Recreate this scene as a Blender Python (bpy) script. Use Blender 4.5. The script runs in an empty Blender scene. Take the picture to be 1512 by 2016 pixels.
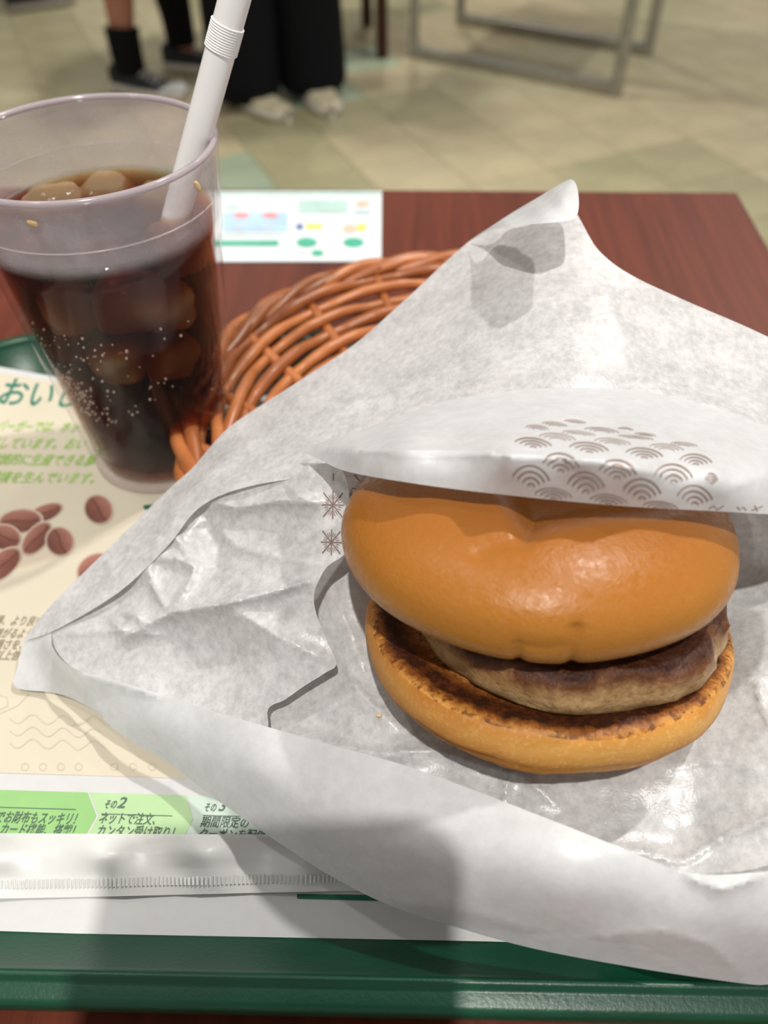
import bpy, bmesh, math, random
import numpy as np
from math import sin, cos, pi, radians, sqrt, atan2, exp
from mathutils import Vector, Matrix, noise, geometry
from mathutils.bvhtree import BVHTree
random.seed(7)
S = bpy.context.scene
COL = S.collection

# ------------------------------------------------------------------ camera
FPX, PITCH, ROLL, CAMH = 1600.0, radians(46), radians(1.2), 0.22
R0 = Vector((1, 0, 0)); U0 = Vector((0, sin(PITCH), cos(PITCH))); FW = Vector((0, cos(PITCH), -sin(PITCH)))
RT = cos(ROLL) * R0 - sin(ROLL) * U0
UP = sin(ROLL) * R0 + cos(ROLL) * U0
CAM = Vector((0, 0, CAMH))
cd = bpy.data.cameras.new('camera'); cam = bpy.data.objects.new('camera', cd); COL.objects.link(cam)
m = Matrix((RT, UP, -FW)).transposed().to_4x4(); m.translation = CAM
cam.matrix_world = m
cd.sensor_fit = 'VERTICAL'; cd.sensor_height = 36.0; cd.sensor_width = 27.0
cd.lens = FPX / 2016 * 36.0
cd.clip_start = 0.002; cd.clip_end = 60
cd.dof.use_dof = True; cd.dof.focus_distance = 0.205; cd.dof.aperture_fstop = cd.lens / 2.7
S.camera = cam

# ------------------------------------------------------------------ light
S.view_settings.view_transform = 'Standard'; S.view_settings.look = 'None'
S.view_settings.gamma = 1.0; S.view_settings.use_curve_mapping = False
S.view_settings.exposure = 0.0
w = bpy.data.worlds.new('world'); S.world = w; w.use_nodes = True
w.node_tree.nodes['Background'].inputs[0].default_value = (1.0, 0.98, 0.95, 1)
w.node_tree.nodes['Background'].inputs[1].default_value = 0.38

def downlight(loc, target, energy, radius, color=(1, 0.965, 0.91), size=70, blend=0.6):
    d = bpy.data.lights.new('ceiling_downlight', 'SPOT'); o = bpy.data.objects.new('ceiling_downlight', d)
    COL.objects.link(o); o.location = loc
    d.energy = energy; d.shadow_soft_size = radius; d.color = color; d.spot_size = radians(size); d.spot_blend = blend
    o.rotation_euler = (Vector(target) - Vector(loc)).to_track_quat('-Z', 'Y').to_euler()
    return o
downlight((0.0, -0.62, 1.95), (0.0, 0.15, 0), 128, 0.022)
downlight((0.85, 0.75, 1.95), (0.0, 0.15, 0), 112, 0.03)
downlight((-0.9, 0.6, 1.95), (-0.1, 0.2, 0), 22, 0.05)
downlight((-0.6, 3.0, 1.95), (-0.6, 3.0, -0.72), 105, 0.06, size=120)
downlight((1.2, 2.1, 1.95), (1.0, 2.3, -0.72), 80, 0.06, size=120)
downlight((0.2, 4.6, 1.95), (0.2, 4.4, -0.72), 70, 0.06, size=120)

# ------------------------------------------------------------------ helpers
def P(x, y, h):
    x, y, h = float(x), float(y), float(h)
    d = (x - 756) * RT - (y - 1008) * UP + FPX * FW
    return CAM + d * ((h - CAMH) / d.z)
def Q(v):
    v = Vector(v) - CAM; z = v.dot(FW)
    return 756 + FPX * v.dot(RT) / z, 1008 - FPX * v.dot(UP) / z
FLOOR = -0.72

def empty(name, loc=(0, 0, 0), label=None, cat=None, group=None, rotz=0):
    o = bpy.data.objects.new(name, None); COL.objects.link(o); o.location = loc; o.rotation_euler = (0, 0, rotz)
    o.empty_display_size = 0.02
    if label: tag(o, label, cat, group)
    return o
def tag(o, label=None, cat=None, group=None, kind=None):
    if label: o['label'] = label
    if cat: o['category'] = cat
    if group: o['group'] = group
    if kind: o['kind'] = kind
    return o
def obj(name, verts, faces, mat, parent=None, smooth=True, world=True):
    """verts in world space; local to the parent's frame when parented"""
    me = bpy.data.meshes.new(name)
    if parent is not None and world:
        mi = parent_matrix(parent).inverted()
        verts = [mi @ Vector(v) for v in verts]
    me.from_pydata([tuple(v) for v in verts], [], faces); me.update()
    if smooth: me.polygons.foreach_set('use_smooth', [True] * len(me.polygons))
    o = bpy.data.objects.new(name, me); COL.objects.link(o)
    if mat:
        for mm in (mat if isinstance(mat, (list, tuple)) else [mat]): me.materials.append(mm)
    if parent is not None: o.parent = parent
    return o
def parent_matrix(p):
    M = Matrix.Translation(p.location) @ p.rotation_euler.to_matrix().to_4x4()
    return parent_matrix(p.parent) @ M if p.parent else M

def tube(pts, r, seg=8, closed=False, cap=True):
    pts = [Vector(p) for p in pts]; n = len(pts)
    rs = r if isinstance(r, (list, tuple)) else [r] * n
    V, F = [], []
    up = None
    for i, p in enumerate(pts):
        a = pts[(i - 1) % n] if (closed or i > 0) else p
        b = pts[(i + 1) % n] if (closed or i < n - 1) else p
        t = (b - a).normalized()
        if up is None:
            up = Vector((0, 0, 1)) if abs(t.z) < 0.9 else Vector((1, 0, 0))
        s = t.cross(up).normalized(); up = s.cross(t).normalized()
        for k in range(seg):
            an = 2 * pi * k / seg
            V.append(p + rs[i] * (cos(an) * s + sin(an) * up))
    m_ = n if closed else n - 1
    for i in range(m_):
        j = (i + 1) % n
        for k in range(seg):
            l = (k + 1) % seg
            F.append((i * seg + k, i * seg + l, j * seg + l, j * seg + k))
    if cap and not closed:
        F.append(tuple(reversed(range(seg)))); F.append(tuple((n - 1) * seg + k for k in range(seg)))
    return V, F
def lathe(prof, seg=64, c=(0, 0, 0), closed_prof=False):
    V, F = [], []
    n = len(prof)
    for r, z in prof:
        for k in range(seg):
            a = 2 * pi * k / seg
            V.append(Vector((c[0] + r * cos(a), c[1] + r * sin(a), c[2] + z)))
    for i in range(n if closed_prof else n - 1):
        j = (i + 1) % n
        for k in range(seg):
            l = (k + 1) % seg
            F.append((i * seg + k, i * seg + l, j * seg + l, j * seg + k))
    return V, F
def box(x0, x1, y0, y1, z0, z1, b=0.0):
    bm = bmesh.new(); bmesh.ops.create_cube(bm, size=1)
    for v in bm.verts:
        v.co = Vector(((x0 + x1) / 2 + v.co.x * (x1 - x0), (y0 + y1) / 2 + v.co.y * (y1 - y0), (z0 + z1) / 2 + v.co.z * (z1 - z0)))
    if b: bmesh.ops.bevel(bm, geom=bm.edges[:], offset=b, segments=2, affect='EDGES', profile=0.5)
    bm.verts.ensure_lookup_table(); bm.verts.index_update()
    V = [v.co.copy() for v in bm.verts]; F = [tuple(v.index for v in f.verts) for f in bm.faces]; bm.free()
    return V, F
def join(*parts):
    V, F = [], []
    for v, f in parts:
        o = len(V); V += list(v); F += [tuple(i + o for i in q) for q in f]
    return V, F
def bar(a, b, wx, wy=None, bev=0.0):
    """square bar between two points"""
    a, b = Vector(a), Vector(b); L = (b - a).length; wy = wy or wx
    V, F = box(-wx / 2, wx / 2, -wy / 2, wy / 2, 0, L, bev)
    q = (b - a).to_track_quat('Z', 'Y').to_matrix()
    return [a + q @ v for v in V], F
def catmull(pts, per=8):
    out = []; n = len(pts); A = [np.array(p, float) for p in pts]
    for i in range(n - 1):
        p0, p1, p2, p3 = A[max(i - 1, 0)], A[i], A[i + 1], A[min(i + 2, n - 1)]
        for k in range(per):
            t = k / per
            out.append(0.5 * (2 * p1 + (p2 - p0) * t + (2 * p0 - 5 * p1 + 4 * p2 - p3) * t * t + (3 * p1 - p0 - 3 * p2 + p3) * t ** 3))
    out.append(A[-1]); return out

# ------------------------------------------------------------------ materials
def srgb(r, g, b):
    f = lambda c: (c / 255 / 12.92) if c / 255 <= 0.04045 else ((c / 255 + 0.055) / 1.055) ** 2.4
    return (f(r), f(g), f(b), 1)
class NT:
    def schlick(s, f0=0.02, k=0.98):
        lw = s.t.nodes.new('ShaderNodeLayerWeight'); lw.inputs[0].default_value = 0.5
        ge = s.t.nodes.new('ShaderNodeNewGeometry')
        f = s.math('ADD', f0, s.math('MULTIPLY', s.math('POWER', lw.outputs['Facing'], 5.0), k))
        return s.math('MULTIPLY', f, s.math('SUBTRACT', 1.0, ge.outputs['Backfacing']))
    def __init__(s, name):
        s.m = bpy.data.materials.new(name); s.m.use_nodes = True; s.t = s.m.node_tree
        s.b = s.t.nodes['Principled BSDF']; s.out = s.t.nodes['Material Output']
    def n(s, typ, **kw):
        nd = s.t.nodes.new(typ)
        for k, v in kw.items():
            if k.startswith('_'): setattr(nd, k[1:], v)
            else:
                nd.inputs[k if not k[0].isdigit() and not k.startswith('i') else int(k[1:])].default_value = v
        return nd
    def l(s, a, b): s.t.links.new(a, b)
    def coord(s, kind='Object'): return s.n('ShaderNodeTexCoord').outputs[kind]
    def noise(s, scale, detail=4, rough=0.55, vec=None, dist=0.0):
        nd = s.t.nodes.new('ShaderNodeTexNoise'); nd.inputs['Scale'].default_value = scale
        nd.inputs['Detail'].default_value = detail; nd.inputs['Roughness'].default_value = rough; nd.inputs['Distortion'].default_value = dist
        s.l(vec if vec is not None else s.coord(), nd.inputs['Vector']); return nd.outputs['Fac']
    def ramp(s, fac, stops, interp='LINEAR'):
        nd = s.t.nodes.new('ShaderNodeValToRGB'); e = nd.color_ramp.elements; nd.color_ramp.interpolation = interp
        while len(e) < len(stops): e.new(0.5)
        for q, (p, c) in zip(e, stops): q.position = p; q.color = c
        s.l(fac, nd.inputs['Fac']); return nd.outputs['Color']
    def math(s, op, a, b=None, c=None, clamp=False):
        nd = s.t.nodes.new('ShaderNodeMath'); nd.operation = op; nd.use_clamp = clamp
        for i, v in enumerate((a, b, c)):
            if v is None: continue
            if isinstance(v, (int, float)): nd.inputs[i].default_value = v
            else: s.l(v, nd.inputs[i])
        return nd.outputs[0]
    def mix(s, fac, a, b):
        nd = s.t.nodes.new('ShaderNodeMix'); nd.data_type = 'RGBA'
        for sock, v in ((nd.inputs[0], fac), (nd.inputs[6], a), (nd.inputs[7], b)):
            if isinstance(v, (int, float, tuple)): sock.default_value = v
            else: s.l(v, sock)
        return nd.outputs[2]
    def bump(s, h, strength=0.3, dist=0.001):
        nd = s.t.nodes.new('ShaderNodeBump'); nd.inputs['Strength'].default_value = strength; nd.inputs['Distance'].default_value = dist
        s.l(h, nd.inputs['Height']); s.l(nd.outputs[0], s.b.inputs['Normal']); return nd.outputs[0]
    def base(s, c):
        if isinstance(c, tuple): s.b.inputs['Base Color'].default_value = c
        else: s.l(c, s.b.inputs['Base Color'])
    def set(s, **kw):
        for k, v in kw.items():
            q = s.b.inputs[k.replace('_', ' ')]
            if isinstance(v, (int, float, tuple)): q.default_value = v
            else: s.l(v, q)
        return s
def plain(name, c, rough=0.5, spec=0.5, var=0.08, scale=60.0, **kw):
    t = NT(name)
    f = t.noise(scale, 3)
    d = tuple(max(0, x * (1 - 2 * var)) for x in c[:3]) + (1,)
    l_ = tuple(min(1, x * (1 + 2 * var)) for x in c[:3]) + (1,)
    t.base(t.ramp(f, [(0.3, d), (0.7, l_)])); t.set(Roughness=rough, Specular_IOR_Level=spec, **kw)
    return t.m

def wood_mat(name, c1, c2, rough=0.3, sc=1.0, coat=0.0):
    t = NT(name); co = t.coord()
    mp = t.t.nodes.new('ShaderNodeMapping'); t.l(co, mp.inputs['Vector']); mp.inputs['Scale'].default_value = (60 * sc, 2.2 * sc, 8 * sc)
    f = t.noise(3.0, 6, 0.65, mp.outputs[0], 0.6)
    mp2 = t.t.nodes.new('ShaderNodeMapping'); t.l(co, mp2.inputs['Vector']); mp2.inputs['Scale'].default_value = (9 * sc, 0.7 * sc, 2 * sc)
    g = t.noise(2.0, 3, 0.5, mp2.outputs[0])
    f2 = t.math('ADD', t.math('MULTIPLY', f, 0.6), t.math('MULTIPLY', g, 0.4))
    t.base(t.ramp(f2, [(0.34, c1), (0.66, c2)])); t.set(Roughness=rough, Coat_Weight=coat, Specular_IOR_Level=0.3)
    t.bump(f, 0.08, 0.0005); return t.m

M_TABLE = wood_mat('mahogany_laminate', srgb(74, 29, 15), srgb(108, 48, 27), 0.45)
M_TEDGE = plain('table_edge_band', srgb(70, 28, 20), 0.4)
M_BROWNWOOD = wood_mat('dark_chair_wood', srgb(50, 25, 12), srgb(84, 44, 22), 0.4)
M_STEEL = plain('brushed_steel', srgb(170, 168, 160), 0.35, Metallic=0.7)
M_BLACKMETAL = plain('black_metal', srgb(25, 25, 26), 0.45, Metallic=0.4)

def tile_mat(name, c):
    t = NT(name); f = t.noise(5, 5, 0.6); g = t.noise(26, 4)
    lo = tuple(x * 0.84 for x in c[:3]) + (1,); hi = tuple(min(1, x * 1.1) for x in c[:3]) + (1,)
    t.base(t.ramp(t.math('ADD', t.math('MULTIPLY', f, 0.75), t.math('MULTIPLY', g, 0.25)), [(0.35, lo), (0.65, hi)]))
    t.set(Roughness=0.32); return t.m
M_TILES = [tile_mat('floor_tile_beige', srgb(192, 183, 148)), tile_mat('floor_tile_sand', srgb(198, 185, 149)),
           tile_mat('floor_tile_olive', srgb(178, 171, 134)), tile_mat('floor_tile_mint', srgb(174, 188, 160))]
M_FLOOR = plain('floor_screed', srgb(176, 167, 132), 0.5, var=0.05, scale=3)

# tray plastic
t = NT('green_tray_plastic'); f = t.noise(900, 3, 0.6); g = t.noise(30, 4)
t.base(t.ramp(g, [(0.3, srgb(0, 54, 34)), (0.7, srgb(2, 66, 43))])); t.set(Roughness=0.36, Specular_IOR_Level=0.5)
t.bump(f, 0.2, 0.0004); M_TRAY = t.m

def paper_mat(name, c, mott=0.05, trans=0.3, rough=0.42, gloss=0.35, scale=170, bump=0.25):
    t = NT(name)
    a = t.noise(scale, 6, 0.68); b2 = t.noise(scale * 0.22, 4, 0.6); fine = t.noise(1500, 2)
    v = t.math('ADD', t.math('MULTIPLY', a, 0.6), t.math('MULTIPLY', b2, 0.4))
    lo = tuple(x * (1 - 2.6 * mott) for x in c[:3]) + (1,); hi = tuple(min(1, x * (1 + mott)) for x in c[:3]) + (1,)
    colr = t.ramp(v, [(0.36, lo), (0.62, hi)])
    t.base(colr); t.set(Roughness=rough, Specular_IOR_Level=gloss)
    nrm = t.bump(t.math('ADD', t.math('MULTIPLY', a, 0.7), t.math('MULTIPLY', fine, 0.3)), bump, 0.0004)
    tr = t.t.nodes.new('ShaderNodeBsdfTranslucent'); t.l(colr, tr.inputs['Color'])
    mx = t.t.nodes.new('ShaderNodeMixShader'); mx.inputs[0].default_value = trans
    t.l(t.b.outputs[0], mx.inputs[1]); t.l(tr.outputs[0], mx.inputs[2]); t.l(mx.outputs[0], t.out.inputs['Surface'])
    return t.m
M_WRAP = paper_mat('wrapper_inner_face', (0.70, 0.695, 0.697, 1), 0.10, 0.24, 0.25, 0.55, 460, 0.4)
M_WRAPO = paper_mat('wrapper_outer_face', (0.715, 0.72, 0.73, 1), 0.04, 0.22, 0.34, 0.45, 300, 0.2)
M_MAT = paper_mat('placemat_paper', (0.64, 0.64, 0.635, 1), 0.015, 0.12, 0.6, 0.25, 300, 0.1)
M_CREAM = plain('cream_print', srgb(202, 193, 173), 0.6, 0.25, 0.02, 20)
M_LG1 = plain('green_band_print', srgb(142, 186, 120), 0.6, 0.25, 0.03)
M_LG2 = plain('light_green_band_print', srgb(170, 200, 152), 0.6, 0.25, 0.03)
M_LG3 = plain('pale_green_band_print', srgb(188, 204, 192), 0.6, 0.25, 0.03)
M_DG = plain('dark_green_ink', srgb(28, 96, 74), 0.6, 0.25, 0.04)
M_TEALTEXT = plain('teal_green_ink', srgb(36, 118, 96), 0.6, 0.25, 0.04)
M_GREENTEXT = plain('lime_green_ink', srgb(150, 188, 92), 0.6, 0.25, 0.04)
M_GREYTEXT = plain('grey_green_ink', srgb(86, 104, 92), 0.6, 0.25, 0.04)
M_TANTEXT = plain('taupe_ink', srgb(150, 138, 118), 0.6, 0.25, 0.04)
M_TANLINE = plain('faint_tan_ink', srgb(196, 185, 166), 0.6, 0.25, 0.02)
M_INK = plain('wrapper_print_ink', srgb(150, 128, 118), 0.6, 0.2, 0.05)
M_INK2 = plain('wrapper_star_ink', srgb(122, 100, 92), 0.6, 0.2, 0.05)
M_CARD = plain('laminated_card', srgb(214, 221, 222), 0.18, 0.5, 0.01)
M_C = {k: plain('card_ink_' + k, srgb(*c), 0.25, 0.5, 0.05) for k, c in dict(teal=(70, 170, 140), pale=(178, 206, 198), blue=(172, 200, 226), pink=(220, 150, 150), yellow=(244, 210, 90), navy=(90, 110, 160), orange=(226, 170, 110), grey=(186, 200, 206), tan=(214, 190, 170)).items()}

# ------------------------------------------------------------------ paper sheets
def tps_fit(pts):
    A = np.array(pts, float); xy = A[:, :2] / 1000.0; h = A[:, 2]
    d = np.linalg.norm(xy[:, None] - xy[None], axis=2)
    K = np.where(d > 0, d * d * np.log(d + 1e-12), 0) + np.eye(len(A)) * 2e-4
    n = len(A); Pm = np.c_[np.ones(n), xy]
    M = np.zeros((n + 3, n + 3)); M[:n, :n] = K; M[:n, n:] = Pm; M[n:, :n] = Pm.T
    s = np.linalg.solve(M, np.r_[h, 0, 0, 0])
    def ev(q):
        q = np.array(q, float) / 1000.0
        dd = np.linalg.norm(q[:, None] - xy[None], axis=2)
        return np.where(dd > 0, dd * dd * np.log(dd + 1e-12), 0) @ s[:n] + np.c_[np.ones(len(q)), q] @ s[n:]
    return ev
def seg_dist(q, poly):
    best = np.full(len(q), 1e9); along = np.zeros(len(q)); side = np.zeros(len(q))
    L = 0; tot = sum(np.linalg.norm(np.subtract(poly[i + 1], poly[i])) for i in range(len(poly) - 1))
    for i in range(len(poly) - 1):
        a = np.array(poly[i][:2], float); b = np.array(poly[i + 1][:2], float); ab = b - a; l2 = ab @ ab
        tt = np.clip(((q - a) @ ab) / l2, 0, 1); pr = a + tt[:, None] * ab; d = np.linalg.norm(q - pr, axis=1)
        sd = np.sign((q[:, 0] - a[0]) * ab[1] - (q[:, 1] - a[1]) * ab[0])
        mk = d < best
        best[mk] = d[mk]; along[mk] = (L + tt[mk] * sqrt(l2)) / tot; side[mk] = sd[mk]
        L += sqrt(l2)
    return best, along, side
def inside(q, poly):
    x, y = q[:, 0], q[:, 1]; r = np.zeros(len(q), bool); n = len(poly)
    for i in range(n):
        x1, y1 = poly[i][:2]; x2, y2 = poly[(i + 1) % n][:2]
        c = (y1 > y) != (y2 > y)
        with np.errstate(divide='ignore', invalid='ignore'):
            xi = (x2 - x1) * (y - y1) / (y2 - y1 + 1e-12) + x1
        r ^= c & (x < xi)
    return r
def sheet(name, outline, ctrl, mat, parent, creases=(), step=10, crumple=0.0004, cscale=0.012, seed=0.0, smooth_edge=True, facets=None, hmin=None):
    """A sheet of paper.  outline / ctrl: (x, y, height) surveyed on the paper; creases: (polyline, lift, width, mode)"""
    ev = tps_fit(list(outline) + list(ctrl))
    if smooth_edge:
        ol = catmull([p[:2] for p in list(outline) + [outline[0]]], 6)[:-1]
    else:
        ol = []
        for i, p in enumerate(outline):
            q = outline[(i + 1) % len(outline)]; n = max(1, int(math.hypot(q[0] - p[0], q[1] - p[1]) / (step * 1.2)))
            for k in range(n): ol.append(np.array(p[:2]) + (np.array(q[:2]) - np.array(p[:2])) * k / n)
    ol = [np.array(p, float) for p in ol]
    # drop near-duplicate outline points
    o2 = [ol[0]]
    for p in ol[1:]:
        if np.linalg.norm(p - o2[-1]) > step * 0.35: o2.append(p)
    ol = o2
    xs = np.array(ol)
    gx = np.arange(xs[:, 0].min(), xs[:, 0].max(), step); gy = np.arange(xs[:, 1].min(), xs[:, 1].max(), step * 0.9)
    g = np.array([(x + (step / 2 if j % 2 else 0), y) for j, y in enumerate(gy) for x in gx])
    g = g[inside(g, ol)]
    de, _, _ = seg_dist(g, ol + [ol[0]]); g = g[de > step * 0.5]
    cons = []; cp = []
    for cr in creases:
        pl = cr[0]
        if len(cr) > 3 and cr[3] == 'soft': continue
        for i in range(len(pl) - 1):
            n = max(1, int(math.hypot(pl[i + 1][0] - pl[i][0], pl[i + 1][1] - pl[i][1]) / step))
            for k in range(n): cp.append((pl[i][0] + (pl[i + 1][0] - pl[i][0]) * k / n, pl[i][1] + (pl[i + 1][1] - pl[i][1]) * k / n))
    if cp:
        cpa = np.array(cp); ok = inside(cpa, ol); cpa = cpa[ok]
        d2, _, _ = seg_dist(cpa, ol + [ol[0]]); cpa = cpa[d2 > step * 0.4]
        if len(cpa):
            keep = np.array([np.min(np.linalg.norm(cpa - p, axis=1)) > step * 0.45 for p in g]); g = g[keep]
            g = np.vstack([g, cpa])
    n0 = len(ol)
    pts = [Vector(p) for p in ol] + [Vector(p) for p in g]
    edges = [(i, (i + 1) % n0) for i in range(n0)]
    vo, eo, fo, _, _, _ = geometry.delaunay_2d_cdt(pts, edges, [], 1, 1e-4)
    q = np.array([tuple(v) for v in vo]); h = ev(q)
    for cr in creases:
        pl, lift, wd = cr[:3]; mode = cr[3] if len(cr) > 3 else 'tent'
        d, al, sd = seg_dist(q, pl)
        fade = np.clip(np.minimum(al, 1 - al) * 5 + 0.15, 0, 1) if mode != 'full' else 1.0
        if mode == 'step': h = h + lift * fade * np.where(sd > 0, np.exp(-d / wd), -0.25 * np.exp(-d / wd))
        elif mode == 'soft': h = h + lift * fade * np.exp(-(d / wd) ** 2)
        else: h = h + lift * fade * np.exp(-d / wd)
    if hmin is not None: h = np.maximum(h, hmin)
    V = []
    for (x, y), hh in zip(q, h):
        p = P(x, y, float(hh))
        if crumple:
            s = Vector((p.x / cscale + seed, p.y / cscale, p.z / cscale))
            c = (1 - 2 * abs(noise.noise(s))) * 0.6 + (1 - 2 * abs(noise.noise(s * 2.3 + Vector((5, 1, seed))))) * 0.3
            vd = (CAM - p).normalized()
            p = p + vd * (c * crumple)
        V.append(p)
    ctr = sum((np.array(p) for p in ol), np.zeros(2)) / n0
    F = [tuple(f) for f in fo]
    o = obj(name, V, F, mat, parent)
    return o
def bvh_of(o):
    M = parent_matrix(o.parent) if o.parent else Matrix()
    return BVHTree.FromPolygons([M @ v.co for v in o.data.vertices], [tuple(p.vertices) for p in o.data.polygons])
def cast(bv, x, y, lift=0.00025):
    x, y = float(x), float(y)
    d = ((x - 756) * RT - (y - 1008) * UP + FPX * FW).normalized()
    hit = bv.ray_cast(CAM, d)
    if hit[0] is None: return None
    n = hit[1]
    if n.dot(d) > 0: n = -n
    return hit[0] + n * lift
def strokes_on(o, name, lines, width, mat, parent, lift=0.00025):
    """printed strokes lying on the surface of a sheet; lines: pixel polylines, width in px"""
    bv = bvh_of(o); V, F = [], []
    for ln in lines:
        wv = width
        if isinstance(ln, tuple): ln, wv = ln
        prev = None
        for i, (x, y) in enumerate(ln):
            a = ln[max(i - 1, 0)]; b = ln[min(i + 1, len(ln) - 1)]
            dx, dy = b[0] - a[0], b[1] - a[1]; L = math.hypot(dx, dy) or 1
            nx, ny = -dy / L * wv / 2, dx / L * wv / 2
            p, r = cast(bv, x + nx, y + ny, lift), cast(bv, x - nx, y - ny, lift)
            if p is None or r is None or (p - r).length > 0.004: prev = None; continue
            V += [p, r]; k = len(V)
            if prev is not None and (V[prev] - p).length < 0.006: F.append((prev, prev + 1, k - 1, k - 2))
            prev = k - 2
    return obj(name, V, F, mat, parent, smooth=False)

# ------------------------------------------------------------------ floor
fl = obj('floor', *box(-4, 4, -2, 8, FLOOR - 0.06, FLOOR - 0.004), M_FLOOR, smooth=False); tag(fl, kind='structure')
for nm, b_ in (('wall_back', (-4, 4, 8.0, 8.12, FLOOR, 2.0)), ('wall_left', (-4.12, -4, -2, 8.12, FLOOR, 2.0))):
    tag(obj(nm, *box(*b_), plain('wall_paint', srgb(226, 220, 206), 0.8, 0.2, 0.02), smooth=False), kind='structure')
ts, ga = 0.233, radians(23.2)
tile_me = {}
V0, F0 = box(-ts / 2 + 0.0012, ts / 2 - 0.0012, -ts / 2 + 0.0012, ts / 2 - 0.0012, -0.006, 0, 0.0008)
ux, uy = Vector((cos(ga), sin(ga), 0)), Vector((-sin(ga), cos(ga), 0))
org = Vector((-0.148, 2.427, FLOOR))     # a tile corner line seen on the floor
mint = {(-2, -1), (-2, -2), (0, 2), (0, 1), (1, 2), (-3, -1)}
olive_and_shadow = {(-1, -1), (-1, -2), (-1, 0), (0, 0), (1, 0)}  # olive tiles; right of the origin they paint in a shadow band
sand = {(0, -1), (0, -2), (1, -1), (1, -2), (2, -2)}
for i in range(-13, 14):
    for j in range(-7, 13):
        c = org + ux * ((i + 0.5) * ts) + uy * ((j + 0.5) * ts)
        if not (1.55 < c.y < 4.6) or abs(c.x) > 0.75 + c.y * 0.42: continue
        k = 3 if (i, j) in mint else 2 if (i, j) in olive_and_shadow else 1 if (i, j) in sand else random.Random((i // 2) * 31 + (j // 2) * 17 + 5).choices((0, 1, 2, 3), (8, 5, 3, 0.4))[0]
        if k not in tile_me:
            me = bpy.data.meshes.new('tile'); me.from_pydata([tuple(v) for v in V0], [], F0); me.materials.append(M_TILES[k]); tile_me[k] = me
        o = bpy.data.objects.new('tile', tile_me[k]); COL.objects.link(o); o.parent = fl; o.location = c; o.rotation_euler = (0, 0, ga)

# ------------------------------------------------------------------ table
TYAW = radians(-3.6)
cr = P(1450, 378, 0)
tb = empty('dining_table', (cr.x, cr.y, FLOOR), 'dark red-brown wood laminate table carrying the green tray', 'table', rotz=TYAW)
def local(o, name, VF, mat, **kw): return obj(name, VF[0], VF[1], mat, o, world=False, **kw)
H = -FLOOR
local(tb, 'tabletop', box(-0.78, 0, -0.60, 0, H - 0.024, H, 0.0012), M_TABLE, smooth=False)
local(tb, 'edge_band', box(-0.781, 0.001, -0.601, 0.001, H - 0.027, H - 0.0015), M_TEDGE, smooth=False)
local(tb, 'column', tube([(-0.39, -0.3, 0.02), (-0.39, -0.3, H - 0.03)], 0.032, 20), M_BLACKMETAL)
local(tb, 'base_plate', lathe([(0, 0.03), (0.05, 0.03), (0.2, 0.014), (0.21, 0.006), (0.21, 0), (0, 0)], 40, (-0.39, -0.3, 0)), M_BLACKMETAL)
local(tb, 'support_bracket', box(-0.55, -0.23, -0.33, -0.27, H - 0.04, H - 0.027, 0.003), M_BLACKMETAL)

# ------------------------------------------------------------------ tray
YAW = radians(-2.1)
fl_o = P(0, 1984, 0.0125); bk_o = P(200, 648, 0.0142); bl_o = P(-70, 652, 0.0142)
ax, ay = Vector((cos(YAW), sin(YAW), 0)), Vector((-sin(YAW), cos(YAW), 0))
y0 = fl_o.dot(ay); y1 = bk_o.dot(ay); x0 = bl_o.dot(ax); x1 = x0 + 0.385
tc = ax * ((x0 + x1) / 2) + ay * ((y0 + y1) / 2)
tray = empty('serving_tray', (tc.x, tc.y, 0), 'dark green plastic serving tray with raised rim on the table', 'tray', rotz=YAW)
hx, hy = (x1 - x0) / 2, (y1 - y0) / 2
def rrect(inset, rad, n=10):
    out = []; X, Y = hx - inset, hy - inset; r = max(rad - inset, 0.004)
    for cx, cy, a0 in ((X - r, Y - r, 0), (-X + r, Y - r, 90), (-X + r, -Y + r, 180), (X - r, -Y + r, 270)):
        for k in range(n + 1):
            a = radians(a0 + 90 * k / n); out.append((cx + r * cos(a), cy + r * sin(a)))
    return out
def rings(spec, fill_first=True, fill_last=True):
    V, F = [], []
    for k, (ins, z) in enumerate(spec):
        rr = rrect(ins, 0.04); n = len(rr)
        V += [Vector((x, y, z)) for x, y in rr]
        if k:
            for i in range(n):
                j = (i + 1) % n; F.append(((k - 1) * n + i, k * n + i, k * n + j, (k - 1) * n + j))
    n = len(rrect(0, 0.04))
    if fill_first: F.append(tuple(range(n)))
    if fill_last: F.append(tuple(reversed(range((len(spec) - 1) * n, len(spec) * n))))
    return V, F
local(tray, 'tray_body', rings([(0.0215, 0.0022), (0.0190, 0.0026), (0.0176, 0.0036), (0.0088, 0.0122), (0.0080, 0.0136), (0.0073, 0.0151), (0.0066, 0.0154), (0.0058, 0.0151), (0.0053, 0.0141), (0.0045, 0.0138), (0.0020, 0.0138), (0.0008, 0.0132), (0.0, 0.0118), (0.0, 0.0102), (0.0008, 0.0094), (0.0056, 0.0098), (0.0160, 0.0), (0.0215, 0.0)]), M_TRAY)

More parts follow.
